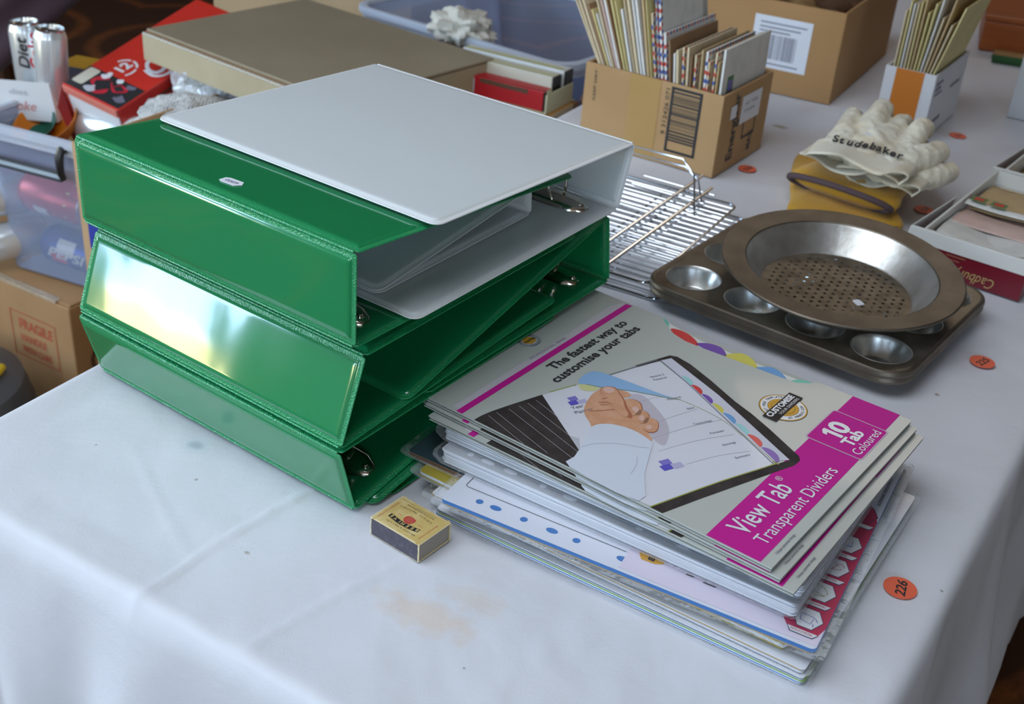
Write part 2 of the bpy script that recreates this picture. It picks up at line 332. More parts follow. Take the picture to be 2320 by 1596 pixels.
def cloth():
    def axis(lo, hi, step_in, dense_lo=True):
        out = []; 
        s_ = -DROP
        while s_ < -.012: out.append(lo+s_); s_ += .024
        n = int(round((hi-lo)/step_in))
        for k in (-.010, -.005): out.append(lo+k)
        for i in range(n+1): out.append(lo+(hi-lo)*i/n)
        for k in (.005, .010): out.append(hi+k)
        s_ = .02
        while s_ <= DROP+.02: out.append(hi+s_); s_ += .024
        return out
    ua = axis(0, 1, .0075); ub = axis(0, 1, .0058)
    As = [A0+(x if x < 0 else 0) for x in ua if x < 0]; a = A0
    while a < A1: As.append(a); a += .0042 if a < .85 else .0075 if a < 1.3 else .02
    As.append(A1)
    As += [A1+d_ for d_ in (.005, .010, .03, .06, .1, .15, .2)]
    W0 = .70; Bs = [x if x <= 0 else (x if x <= 1 else x) for x in ub]
    v = []; na, nb = len(As), len(Bs)
    for a in As:
        ai = min(max(a, A0), A1); da = a-ai; l, r = bl(ai), br(ai)
        for t in Bs:
            if t < 0: b = l; db = t
            elif t > 1: b = r; db = t-1
            else: b = l+(r-l)*t; db = 0
            d = math.hypot(da, db); p = TA*ai+TB*b; z = 0
            q = Vector((p.x, p.y, 0))
            if d > 0:
                dirn = (TA*da+TB*db)/d; s_ = (ai*1.0+b*1.3) if abs(da) < 1e-9 or abs(db) < 1e-9 else math.atan2(da, db)*.3
                along = b if abs(da) > abs(db) else ai
                fold = math.sin(along*21+1.0+2*noise.noise((along*4, d*2, 3.3)))*.5+math.sin(along*47+d*6)*.22+noise.noise((along*16, d*5, 1))*.5
                amp = min(1, max(0, d-.012)/.22)*.03
                rr = .012; q2 = p+dirn*(rr*math.sin(min(d, .018)/.018*PI/2) + amp*(fold+.55)); z = -rr*(1-math.cos(min(d, .018)/.018*PI/2)) - max(0, d-.018)
                q = Vector((q2.x, q2.y, 0))
            else:
                edge = min(a-A0, b-l, r-b)
                k = min(1, max(0, edge/.03))
                z += k*(noise.noise((q.x*9, q.y*9, 0))*.0014 + noise.noise((q.x*28+3*noise.noise((q.x*5, q.y*5, 9)), q.y*28, 4))*.0007) - .0014*k
                z += noise.noise((a*13, b*30, 7.7))*.0012*(1-k)
            for fn, h in CREASES:
                dd = fn(Vector((q.x, q.y, 0)))
                if dd < .012: z += h*math.exp(-(dd/.0024)**2)
            v.append((q.x, q.y, z))
    f = [(j*nb+i, j*nb+i+1, (j+1)*nb+i+1, (j+1)*nb+i) for j in range(na-1) for i in range(nb-1)]
    mb = MB(); mb.v = v; mb.f = f; mb.m = [0]*len(f)
    o = mb.build('tablecloth', cotton(), smooth=True, angle=None)
    return tag(o, 'white cotton cloth draped over the trestle table, creased and stained', 'tablecloth')
cloth()
# numbered price dots stuck on the cloth
for i, (x, y, s_, rot, lab) in enumerate(((.2985, .6882, '226', 1.2, 'round orange dot handwritten 226 beside the pile of dividers'), (.4657, 1.0428, '225', .75, 'round orange dot handwritten 225 beside the muffin trays'),
        (.2954, 1.5279, '223', .9, 'round orange dot beside the cardboard box of envelopes'), (.6375, 1.7352, '21', .9, 'round orange dot beside the white and orange box'), (.5081, 1.4313, '224', .9, 'round orange dot between the gloves and the open box of letters'))):
    d = MB().prism(circ(0, 0, .0122, 36), .0004, .0010).build('price_dot', RUST); d.location = (x, y, .0); d.rotation_euler = (0, 0, rot)
    tag(d, lab, 'sticker', 'orange numbered dots')
    text('handwritten_number', s_, .0105, INK, d, -.0095, -.0042, .0012, width=.018, bold=.0002, shear=.15)

# ------------------------------------------------------------------ ring binders, laid open-side to spine in a leaning pile
SO = Vector((-.109, .727, 0)); SYAW = .97
def panel(name, p0, p1, y0, L, mats, parent, round0=True, round1=True, th=.0021, gap=.0012):
    """one board of a binder between two (depth, height) points of its near edge: a welded rim round a padded core"""
    a, b = Vector((p0[0], 0, p0[1])), Vector((p1[0], 0, p1[1])); d = (b-a); w = d.length-2*gap; d.normalize(); n = d.cross(Vector((0, 1, 0)))
    T = Matrix((d, Vector((0, 1, 0)), n)).transposed().to_4x4(); T.translation = a+d*gap+Vector((0, y0, 0))
    def loop(ins, z):
        out = []; 
        for (cx, cy, a0, rd) in ((w, 0, -PI/2, round1), (w, L, 0, round1), (0, L, PI/2, round0), (0, 0, PI, round0)):
            r = max(.0012, (.009 if rd else .0025)-ins*.6); x = cx-ins if cx else ins; y = cy-ins if cy else ins
            ox = x-r if cx else x+r; oy = y-r if cy else y+r
            for i in range(6): t = a0+PI/2*i/5; out.append((ox+r*math.cos(t), oy+r*math.sin(t), z))
        return out
    prof = [(.009, -th), (.0062, -th*.95), (.0048, -th*.72), (.0040, -.0006), (.0004, -.0006), (0, 0), (.0004, .0006), (.0040, .0006), (.0048, th*.72), (.0062, th*.95), (.009, th)]
    mb = MB(); mb.loft([loop(i, z) for i, z in prof], 0, T, True, True, [0, 0, 0, 1, 1, 1, 1, 0, 0, 0])
    return mb.build(name, mats, parent, smooth=True, angle=.9)
def ring_metal(parent, p, q, frac_from_spine, y0, L, up, mats=None, ring_h=.034):
    """long domed nickel plate with four D rings, riveted to a board from p (spine side) towards q"""
    a, b = Vector((p[0], 0, p[1])), Vector((q[0], 0, q[1])); d = (b-a).normalized(); n = Vector((0, 1, 0)).cross(d)*-1
    if n.z*up < 0: n = -n
    o = a+d*frac_from_spine+n*.0024
    T = Matrix((d, Vector((0, 1, 0)), n)).transposed().to_4x4(); T.translation = o
    def sec(y, wd, h): return [(wd*math.cos(PI*i/8), y, max(0, h*math.sin(PI*i/8)**.8)) for i in range(9)]
    mb = MB(); yy = [(y0+.016, .004, .002), (y0+.019, .0075, .0035), (y0+.028, .0125, .007), (y0+.045, .0135, .0088), (y0+L-.045, .0135, .0088), (y0+L-.028, .0125, .007), (y0+L-.019, .0075, .0035), (y0+L-.016, .004, .002)]
    mb.loft([sec(*q_) for q_ in yy], 0, T)
    r = mb.build('ring_mechanism', CHROME, parent, smooth=True); 
    mb = MB(); mb.lathe([(.0001, .0036), (.0022, .0036), (.0026, .0028), (.0036, .0028), (.0038, .001)], 16, 0, T @ Matrix.Translation((0, y0+.0225, .0024))); mb.build('rivet', CHROME, r, smooth=True)
    for yk in (.046, .118, .188, .260):
        pts = [(-.010, 0, .004), (-.0105, 0, ring_h*.55), (-.006, 0, ring_h*.9), (.002, 0, ring_h), (.012, 0, ring_h*.82), (.017, 0, ring_h*.5), (.0115, 0, .006)]
        P = smoothpts([(x, z) for x, _, z in pts], 4, False)
        MB().tube([(x, y0+yk*L/.306, z) for x, z in P], .0014, 8, T=T).build('ring', CHROME, r, smooth=True)
def binder(label, prof, y0, L, mats, rz=SYAW, o=SO, rings='bottom', ring_off=.028, ring_h=.034, group='ring binders in the leaning pile', cat='binder'):
    to, st, sb, bo = prof
    t = thing('ring_binder', label, cat, o, rz, group)
    panel('front_cover', to, st, y0, L, mats, t, True, False); panel('spine', st, sb, y0, L, mats, t, False, False); panel('back_cover', sb, bo, y0, L, mats, t, False, True)
    hin = MB()
    for p in (st, sb): hin.tube([(p[0], y0+.003, p[1]), (p[0], y0+L-.003, p[1])], .0011, 6)
    hin.build('hinge_weld', mats[1], t, smooth=True)
    if rings == 'bottom': ring_metal(t, sb, bo, ring_off, y0, L, 1, ring_h=ring_h)
    return t
GM = [GREEN, GREEN_RIM]; WM = [WHITEV, WHITEV_RIM]
b3 = binder('bottom green ring binder, spine leaning outward just above the cloth', [(.262, .0685), (-.0170, .0632), (-.0003, .0026), (.268, .0500)], 0, .306, GM, ring_off=.036, ring_h=.036)
b2 = binder('middle green ring binder whose tilted spine catches the window glare', [(.283, .1405), (.0100, .1345), (-.0155, .0672), (.2600, .0860)], 0, .306, GM, rings=None)
b1 = binder('top green ring binder with upright spine and white price tag on its cover', [(.268, .1995), (.0000, .2195), (-.0010, .1462), (.272, .1445)], 0, .306, GM, ring_off=.028)
b4 = binder('green ring binder with spine to the right, its cover slanting down into the middle binder', [(.0545, .0735), (.3310, .1430), (.3446, .0735), (.078, .0695)], 0, .306, GM, rings='bottom', ring_off=.03, ring_h=.03)
b5 = binder('lowest green ring binder lying flat with two cover corners poking out by the matchbox', [(.0115, .0016), (.2850, .0440), (.2900, .0032), (.030, .0008)], -.0065, .306, [GREEN, GREEN_RIM], rings=None)
WO = Vector((-.109, .727, 0))
bw = binder('white ring binder on top of the pile, lid wide open to the left', [(.0705, .2195), (.3440, .2110), (.3275, .1545), (.0500, .1505)], -.010, .306, WM, ring_off=.028)
b6 = binder('slim white folder wedged slantwise inside the white ring binder', [(.0560, .1558), (.2500, .1840), (.2520, .1600), (.0560, .1545)], .032, .262, WM, rings=None, group=None, cat='folder')
# small price tag on the top green cover
Tt = Matrix.Translation((0, 0, .2195)) @ Matrix.Rotation(math.atan2(.020, .268), 4, 'Y')
tg = MB().prism([(0, 0), (.0055, .0035), (.0055, .0165), (.0035, .020), (-.0035, .020), (-.0055, .0165), (-.0055, .0035)], 0, .0003).build('price_tag', STICKW, None)
tg.matrix_world = Matrix.Translation(SO) @ Matrix.Rotation(SYAW, 4, 'Z') @ Tt @ Matrix.Translation((.0235, .138, .0024)) @ Matrix.Rotation(.06, 4, 'Z')
tag(tg, 'small white price tag stuck on the top green binder', 'price tag')
text('printed_price', '6000', .0055, mat('grey_ink', (.18, .18, .28), .6), tg, .0016, .004, .0005, rot=PI/2, width=.012)

# ------------------------------------------------------------------ matchbox
mbx = thing('matchbox', 'worn yellow matchbox with dark striker side, lying by the binders', 'matchbox', (-.0556, .6745, 0), .941)
LABELY = mat('aged_yellow_label', (.56, .40, .13), .7, bump=(300, .0002, 3), var=((.66, .52, .24), 90, .45, .7)); WORN = mat('worn_bare_card', (.66, .55, .33), .85, bump=(300, .0003, 3))
w_, d_, h_ = .0354, .0487, .0162
sl = MB(); t_ = .0007
sl.box(0, w_, 0, d_, h_-t_, h_); sl.box(0, w_, 0, d_, 0, t_); sl.box(0, t_, 0, d_, t_, h_-t_); sl.box(w_-t_, w_, 0, d_, t_, h_-t_)
sl.build('sleeve', WORN, mbx, bevel=.0006, seg=3)
MB().prism(smoothpts([(.0011+random.uniform(-.0003, .0005), y) for y in np.linspace(.001, .047, 14)]+[(w_-.0008+random.uniform(-.0004, .0003), y) for y in np.linspace(.047, .001, 14)], 2), h_, h_+.00012).build('top_label', LABELY, mbx)
ST = mat('striker_surface', (.075, .065, .085), .9, bump=(700, .0006, 2), var=((.11, .10, .12), 200, .5, .75))
sp = [(.0014+random.uniform(-.0003, .0003), z+random.uniform(-.0002, .0003)) for z in np.linspace(.0008, h_-.0009, 6)]+[(d_-.0012+random.uniform(-.0003, .0003), z) for z in np.linspace(h_-.0009, .0008, 6)]
# striker on the side that faces the camera (x = 0)
MB().prism([(a, b) for a, b in sp], 0, .00015, T=Matrix(((0, 0, -1, 0), (1, 0, 0, 0), (0, 1, 0, 0), (0, 0, 0, 1)))).build('striker', ST, mbx)
tr = MB(); tr.box(.0012, w_-.0012, .0012, .0019, .0012, h_-.0014); tr.box(.0012, w_-.0012, d_-.0019, d_-.0012, .0012, h_-.0014); tr.box(.0012, w_-.0012, .0012, d_-.0012, .0008, .0013)
tr.box(.0012, .0018, .0012, d_-.0012, .0012, h_-.003); tr.box(w_-.0018, w_-.0012, .0012, d_-.0012, .0012, h_-.003); tr.build('tray', mat('grey_board', (.33, .29, .24), .8), mbx, bevel=.0002)
zt = h_+.0002; REDI = mat('faded_red_ink', (.50, .045, .04), .6)
flat('printed_beehive', mm(smoothpts([(12.6, 22.4), (12.6, 26.5), (14.5, 28.8), (17.5, 29.4), (20.0, 28), (20.6, 25.2), (19.9, 21.5), (18, 20.2), (15, 20.5)], 4)), REDI, mbx, zt)
lines('printed_hive_rings', [mm([(13.6+k*1.55, 21.2+.1*k), (13.2+k*1.55, 25), (13.9+k*1.5, 28.4-.2*k)]) for k in range(1, 5)], .00022, LABELY, mbx, zt+.0001)
ban = [(9.4, 39.8)]; top = []
for i in range(11):
    y = 39.8-28.8*i/10; ban_c = 9.6-1.8*math.sin(PI*i/10); top.append((ban_c, y))
flat('printed_banner', mm([(x, y) for x, y in top]+[(x+4.2, y) for x, y in reversed(top)]), INK, mbx, zt)
for i, ch in enumerate('BEEHIVE'):
    y = 12.8+i*(25/6); k = (39.8-y)/28.8; xx = 9.6-1.8*math.sin(PI*k)
    text('printed_letter', ch, .0040, LABELY, mbx, (xx+3.5)/1000, (y-1.4)/1000, zt+.0001, rot=PI/2+.0, bold=.00015)
text('printed_maker', 'BRYANT & MAY LTD', .0017, INK, mbx, .0062, .0095, zt, rot=PI/2, width=.028)
for i, ch in enumerate('SAFETY MATCHES'):
    y = 10.4+i*2.25; text('printed_letter', ch, .0026, INK, mbx, (25.6+1.5*math.sin(PI*(y-10)/30))/1000, y/1000, zt, rot=PI/2)
text('printed_count', 'PUT UP IN NEW ZEALAND', .0018, INK, mbx, .0300, .012, zt, rot=PI/2, width=.026)
lines('printed_rules', [mm([(32.0, 46), (32.2, 33)]), mm([(30.9, 30.3), (31.6, 11)])], .0002, INK, mbx, zt); lines('printed_red_rules', [mm([(16.9, 36.4), (16.9, 32.1)]), mm([(16.7, 16.6), (16.5, 11.8)])], .0003, REDI, mbx, zt)
text('printed_red_edge', 'STRIKE GENTLY AWAY FROM BODY', .0017, REDI, mbx, .0265, .0452, zt, rot=PI, width=.0235); text('printed_red_edge', 'KEEP AWAY FROM CHILDREN', .0017, REDI, mbx, .0048, .0045, zt, width=.021)

# ------------------------------------------------------------------ pile of dividers and sheet protectors
GREYC = mat('pale_grey_green_card', (.47, .485, .445), .38, coat=.25); MAG = mat('magenta_print', (.52, .012, .26), .5, spec=.25); LILAC = mat('lilac_print', (.56, .52, .56), .4, coat=.2)
PINKISH = mat('pinkish_grey_print', (.56, .50, .47), .4); WHITEINK = mat('white_print', (.72, .73, .75), .4, coat=.2); PAGEP = mat('photo_page_white', (.66, .66, .72), .4, coat=.2); DARKL = mat('dark_leather_print', (.035, .028, .026), .6, spec=.2, var=((.055, .045, .042), 60, .4, .7))
OLIVE = mat('olive_print', (.30, .32, .06), .4); SKIN = mat('printed_skin', (.60, .30, .17), .4, coat=.2, var=((.66, .37, .23), 90, .4, .7)); SKIN_D = mat('printed_skin_crease', (.40, .14, .07), .4); NAIL = mat('printed_nail', (.68, .43, .36), .4)
SHIRT = mat('printed_shirt', (.62, .66, .74), .4, coat=.2); SHIRT_D = mat('printed_shirt_fold', (.50, .54, .63), .4); BLUEV = mat('printed_blue_violet', (.10, .085, .48), .4); PALEB = mat('printed_pale_blue', (.26, .44, .68), .4); PALEY = mat('printed_pale_yellow', (.60, .60, .28), .4)
GREYTX = mat('grey_print', (.16, .15, .20), .5); GREYLN = mat('pale_grey_print', (.48, .48, .52), .5); AMBER = mat('amber_print', (.62, .33, .035), .4)
TABC = [mat('print_'+n, c, .4, coat=.2) for n, c in (('aqua', (.30, .60, .60)), ('scarlet', (.62, .05, .05)), ('violet', (.17, .08, .38)), ('lemon', (.62, .56, .10)), ('sky', (.13, .33, .62)), ('mint', (.14, .52, .40)))]
FILM = see('clear_wrapping_film', (.85, .87, .9), .12, .02, .30, bump=(55, .004, 3)); FILM2 = see('cloudy_pocket_film', (.62, .64, .68), .22, .30, .5, bump=(20, .002, 2))
def cover_art(t, z):
    def fl(n, p, m, k, lab=None): return flat(n, mm(p), m, t, z+.00005+k*.00006, label=lab)
    fl('printed_lilac_wedge', [(3.5, 273), (3.7, 279.1), (92.4, 280.9), (101, 281), (231, 284.8), (246.9, 279.7), (246.5, 276.5)], LILAC, 1)
    fl('printed_stripe', [(.4, 267.2), (.4, 273.1), (246.4, 276.6), (247.2, 270.2)], MAG, 2, 'narrow magenta stripe across the cover')
    e = MB().prism(mm(circ(128.6, 299.4, 11.2, 40, 10.2)), z+.00005, z+.0001).build('printed_emblem', mat('grey_emblem_print', (.32, .34, .37), .4), t)
    fl('printed_emblem_middle', circ(128.6, 299.4, 8.0, 8, 6.6), mat('pale_emblem_print', (.55, .57, .6), .4), 2); fl('printed_emblem_badge', circ(128.6, 299.4, 7.4, 6, 6.0), AMBER, 3)
    text('printed_maker', 'marbig', .0042, INK, t, .1220, .2982, z+.0003, width=.0135, bold=.0001)
    arc_text('printed_ring_text', 'PROFESSIONAL', .0028, INK, t, .1286, .2994, .0083, 2.95, .35, z+.0003); arc_text('printed_ring_text', 'SERIES', .0028, INK, t, .1286, .2994, .0100, -2.25, -.9, z+.0003, inward=True)
    text('printed_series', 'PROFESSIONAL SERIES', .0042, GREYTX, t, .1040, .2783, z+.0002, width=.051)
    text('printed_title', 'The fastest way to', .0128, INK, t, .1040, .2546, z+.0002, width=.1125, bold=.0004); text('printed_title', 'customise your tabs', .0128, INK, t, .0890, .2406, z+.0002, width=.1265, bold=.0004)
    fl('printed_leather_cover', [(.4, 255.2), (9, 254.7), (18.8, 253.0), (37.8, 247.7), (66.0, 238.9), (97.5, 228.5), (70, 180), (20, 172), (14.4, 169.7), (.4, 165.5)], DARKL, 1, 'dark pinstriped leather cover in the printed photo')
    lines('printed_pinstripes', [mm(p) for p in ([(12.5, 251), (.6, 207)], [(20.5, 249.3), (3.5, 187)], [(31, 245.2), (11, 170)], [(40, 242), (20.5, 171.5)], [(48, 239.5), (33, 186)], [(56, 237), (44, 195)])], .00028, GREYLN, t, z+.00022)
    fl('printed_page', [(66.0, 238.7), (91.9, 229.8), (97, 227), (110, 222), (178.9, 199.0), (165.5, 164.9), (133.7, 100.8), (113.6, 58), (108.4, 55.3), (60.6, 74.4), (2.0, 95.5), (.5, 112), (.5, 165), (23.1, 172.4)], PAGEP, 2, 'white page of the printed binder')
    fl('printed_grey_margin', [(25.5, 176), (34, 188.8), (36, 181), (22.6, 171)], GREYLN, 3)
    fl('printed_leather_edge', [(157.7, 209.5), (193.7, 197.2), (196.3, 191.4), (193.3, 176.5), (182.7, 151.1), (167.4, 119.3), (160.3, 100.3), (151.2, 80.9), (132.6, 45.3), (128.1, 42.1), (119.3, 42.2), (94.6, 51.6), (32.2, 74.5), (.5, 85.4), (.5, 95.2), (2.6, 94.6), (60.6, 73.4), (108.4, 54.3), (123, 48.3), (166.8, 134.2), (190.6, 193.8), (181, 197.6), (158, 206.6)], DARKL, 3)
    lines('printed_page_edge', [mm([(73.3, 236.6), (97.3, 227.8)]), mm(smoothpts([(.5, 95.6), (60.6, 74.2), (108.4, 55), (112.8, 56.6), (133.7, 100.8)], 5, False))], .0011, OLIVE, t, z+.00028); lines('printed_outline', [mm([(128.2, 217.3), (179.2, 200.8)]), mm([(180.6, 198.5), (165.5, 164), (109.7, 55.5)])], .0009, mat('slate_print', (.16, .16, .22), .4), t, z+.0003)
    fl('printed_tab_strip', [(180.6, 198.2), (190.4, 193.6), (166.6, 134.2), (123, 48.4), (113, 56.5), (133.7, 100.8), (165.5, 164.9)], mat('tab_strip_print', (.58, .58, .66), .4), 4)
    for (x, y), c, r in zip(((168.5, 164.5), (161.8, 151.5), (155.3, 138.0), (148.9, 124.6), (142.3, 110.3), (135.3, 95.3), (128.0, 80.3), (119.0, 62.5)), (0, 1, 2, 3, 4, 0, 1, 2), (8, 8, 8, 8, 8.5, 9, 9.5, 11)):
        fl('printed_tab', [(x+(a*.48+b*.86)*1, y+(a*.88-b*.45)) for a, b in [(r*.95*math.cos(s), -1.5+r*.62*math.sin(s)) for s in np.linspace(0, PI, 14)]], TABC[c], 5)
    for x, y, k in ((76.5, 215.3, 1), (53, 114.2, 1.15)):
        q = lambda dx, dy: [(x+dx+u*k, y+dy+v*k) for u, v in ((-4, 2.6), (3.2, -.6), (.6, -5.6), (-6.0, -2.6))]
        fl('printed_square', q(3.4, 3.6), mat('printed_mid_violet', (.20, .17, .52), .4), 5); fl('printed_square', q(-1.5, -.5), BLUEV, 6); fl('printed_square', q(5.5*k, -4.5*k), mat('printed_pale_violet', (.44, .42, .60), .4), 4)
    text('printed_caption', 'Year', .0056, GREYTX, t, .0652, .2080, z+.0005, rot=-.40); text('printed_caption', 'Planner', .0056, GREYTX, t, .0612, .2024, z+.0005, rot=-.40)
    for s, x, y in (('Technology', .1132, .1257), ('Forecast', .1112, .1097), ('Earnings', .1039, .0947), ('Summary', .0953, .0792), ('Sales', .1290, .1412), ('Research', .1300, .1600), ('Section 2', .150, .1890), ('Research', .148, .1846)):
        text('printed_word', s, .0036, GREYTX, t, x, y, z+.0005, rot=-.46)
    lines('printed_rules', [mm(smoothpts(p, 4, False)) for p in ([(74, 154.9), (105, 147), (136, 136)], [(71.6, 141.3), (105, 129), (135.8, 113.8)], [(63.6, 127.4), (95, 114), (123.5, 96.6)], [(62.7, 103.7), (90, 91), (112.2, 76.2)], [(110, 176), (124, 171), (136, 163)])], .0003, GREYLN, t, z+.0004)
    lines('printed_page_curl', [mm(smoothpts([(137.8, 153.7), (138, 132.8), (134.4, 108.5), (126, 90.7)], 5, False))], .0004, OLIVE, t, z+.0004)
    fl('printed_shadow', smoothpts([(112, 188), (122, 180), (112, 158), (98, 140), (80, 130), (72, 130), (78, 144), (98, 155), (106, 172)], 4), mat('printed_soft_shadow', (.50, .46, .52), .4), 4)
    fl('printed_finger', smoothpts([(108, 201), (114.9, 197.9), (117.3, 192.1), (116.3, 186.8), (111.9, 186.2), (107, 190)], 4), SKIN, 6); fl('printed_hand', smoothpts([(109.4, 209.1), (102.4, 209.6), (95.5, 209.9), (87.0, 207.9), (77.1, 204.5), (70.3, 201), (64.6, 195.5), (59.6, 188.2), (53.5, 181), (52, 174), (62, 150), (70, 140), (75, 141), (84, 155), (92, 166), (95, 174), (104, 184), (109, 193), (113.5, 200)], 4), SKIN, 7, 'hand turning the page in the printed photo')
    for p in ([(104.9, 186.3), (110.6, 182.4), (110.2, 174.8), (103.6, 168.4), (96.6, 165.0), (91.5, 168.6), (95, 177)], [(101, 169.4), (102.8, 164.5), (99.1, 158.7), (90.2, 154.6), (86.5, 158.3), (92.3, 167)], [(96.5, 158.8), (98.3, 152.2), (93.4, 146.6), (85.3, 143.6), (80.1, 147.2), (83.4, 154.8)]):
        fl('printed_finger_edge', smoothpts([(x+(x-97)*.06, y-.9) for x, y in p], 4), SKIN_D, 8); fl('printed_finger', smoothpts(p, 4), SKIN, 9)
    fl('printed_thumb_edge', smoothpts([(108.2, 209.2), (113.5, 206.9), (116, 201.6), (112.2, 195.2), (105.6, 185.8), (98, 178), (91, 169), (86, 168), (90, 182), (96, 196), (101, 206)], 4), SKIN_D, 10); fl('printed_thumb', smoothpts([(108, 208.9), (112.9, 206.5), (115, 201.8), (111.2, 195.7), (104.4, 186.5), (96.4, 179.5), (90, 172), (84, 172), (88, 183), (95.5, 197), (101, 205.5)], 4), SKIN, 11)
    for p in ([(109.6, 208.4), (113.9, 204.0), (111.2, 199.3), (105.4, 200.2), (104.4, 204.6)], [(98.6, 174.6), (103.4, 173.6), (101.2, 169.4), (96, 168.6)], [(91.4, 163.3), (96.9, 163.0), (93.4, 159.2), (89, 158.8)], [(84.5, 152.7), (88.8, 151.3), (86.9, 148.0), (83, 148.3)]): fl('printed_nail', smoothpts(p, 4), NAIL, 12)
    lines('printed_creases', [mm(smoothpts(p, 4, False)) for p in ([(88, 199), (92, 194), (93, 189)], [(86, 196), (90, 191)], [(72, 197), (80, 190), (88, 184)], [(94, 200), (99, 197)])], .0005, SKIN_D, t, z+.0008)
    fl('printed_sleeve', smoothpts([(53.5, 183), (62, 181), (69.8, 172.3), (73.6, 158.3), (72.4, 145.8), (69.2, 137.0), (63.7, 133.8), (47.9, 127), (30, 119), (.5, 105), (.5, 165), (13, 169.7), (27.2, 173.2), (43.9, 180.5)], 3), SHIRT, 10, 'white shirt cuff in the printed photo')
    lines('printed_sleeve_folds', [mm(smoothpts(p, 5, False)) for p in ([(27, 173), (38, 168), (50, 155), (58, 140), (62, 134)], [(45, 135), (36, 130), (24, 127)])], .0007, SHIRT_D, t, z+.0008)
    fl('printed_flipped_page', smoothpts([(100.5, 227), (106, 230.5), (114.8, 231.9), (125.1, 229.6), (129.2, 219), (132.1, 194.2), (134.6, 167.2), (137.8, 153.7), (129.5, 170.5), (120.4, 189.8), (108.5, 209), (103.3, 222)], 3), PALEB, 6, 'pale blue turned page corner'); fl('printed_page_tab', smoothpts([(98.6, 226), (102.7, 227.2), (105.6, 220), (107.2, 211.4), (99.5, 211.6), (94.4, 219.5)], 4), PALEY, 5); lines('printed_page_edge', [mm([(103.5, 222), (108.8, 210), (121, 190), (134, 160), (138, 153)])], .0006, OLIVE, t, z+.0006)
    # round seal with a ribbon
    fl('printed_seal', circ(186.8, 86.0, 19.6, 48, 19.6), INK, 4); fl('printed_seal', circ(186.8, 86.0, 19.2, 48), AMBER, 5); fl('printed_seal', circ(186.8, 86.0, 18.2, 48), WHITEINK, 6); fl('printed_seal', circ(186.8, 86.0, 12.7, 48), INK, 7); fl('printed_seal', circ(186.8, 86.0, 12.4, 48), AMBER, 8, 'amber disc of the seal'); fl('printed_seal', circ(186.8, 86, 9.6, 48), INK, 9); fl('printed_seal', circ(186.8, 86, 9.3, 48), AMBER, 10)
    arc_text('printed_ring_text', 'GET FREE TEMPLATES', .0036, INK, t, .1868, .0860, .0142, 2.72, .42, z+.0008); arc_text('printed_ring_text', 'AT MARBIG.COM', .0036, INK, t, .1868, .0860, .0168, -2.35, -.78, z+.0008, inward=True)
    fl('printed_ribbon', [(163, 80.2), (163, 92.6), (211, 92.6), (211, 80.2)], DARKL, 14); text('printed_ribbon_text', 'CUSTOMISE', .0072, WHITEINK, t, .1655, .0861, z+.0012, width=.042, bold=.0003); text('printed_ribbon_text', 'YOUR DIVIDERS', .0038, WHITEINK, t, .1745, .0816, z+.0012, width=.0325)
    # magenta band
    fl('printed_band', [(.6, 8.8), (.6, 50.4), (160.8, 50.6), (160.8, 9.0)], MAG, 2, 'magenta title band'); fl('printed_band', [(214, 10.2), (213.8, 51.2), (244.6, 51.2), (244.9, 10.4)], MAG, 2)
    fl('printed_band_border', rr_(160.9, 214, 7.0, 54.4, 3), mat('band_border_print', (.52, .38, .48), .4), 3); fl('printed_band_panel', rr_(162.0, 212.9, 8.1, 53.3, 2.5), MAG, 4)
    text('printed_name', 'View Tab', .0240, WHITEINK, t, .0185, .0290, z+.0005, width=.0725, bold=.0002); text('printed_mark', '®', .0075, WHITEINK, t, .0925, .0405, z+.0005); text('printed_name', 'Transparent Dividers', .0150, WHITEINK, t, .0185, .0142, z+.0005, width=.1165)
    text('printed_count', '0', .0225, WHITEINK, t, .1845, .0318, z+.0006, width=.0145, bold=.0009); fl('printed_count', [(178.2, 31.4), (182.4, 31.4), (182.4, 48.2), (179.2, 48.2), (174.6, 45.6), (174.6, 42.0), (178.2, 43.6)], WHITEINK, 9); text('printed_count', 'Tab', .0135, WHITEINK, t, .1725, .0205, z+.0006, width=.0255, bold=.0005); text('printed_count', 'Coloured', .0110, WHITEINK, t, .1655, .0107, z+.0006, width=.042)
    text('printed_small_print', 'Unique patented design', .0034, GREYTX, t, .0155, .0038, z+.0003, width=.0275)
def rr_(x0, x1, y0, y1, r): return rrect(x0, x1, y0, y1, r, 4)
EDGE = [(245.0, 82.5), (239, 86), (231, 96), (229.4, 110.5), (228.3, 131.1), (227.0, 160.0), (225.4, 183.8), (225.4, 200.4), (229.5, 214.9), (238, 227), (246, 236), (249, 239)]
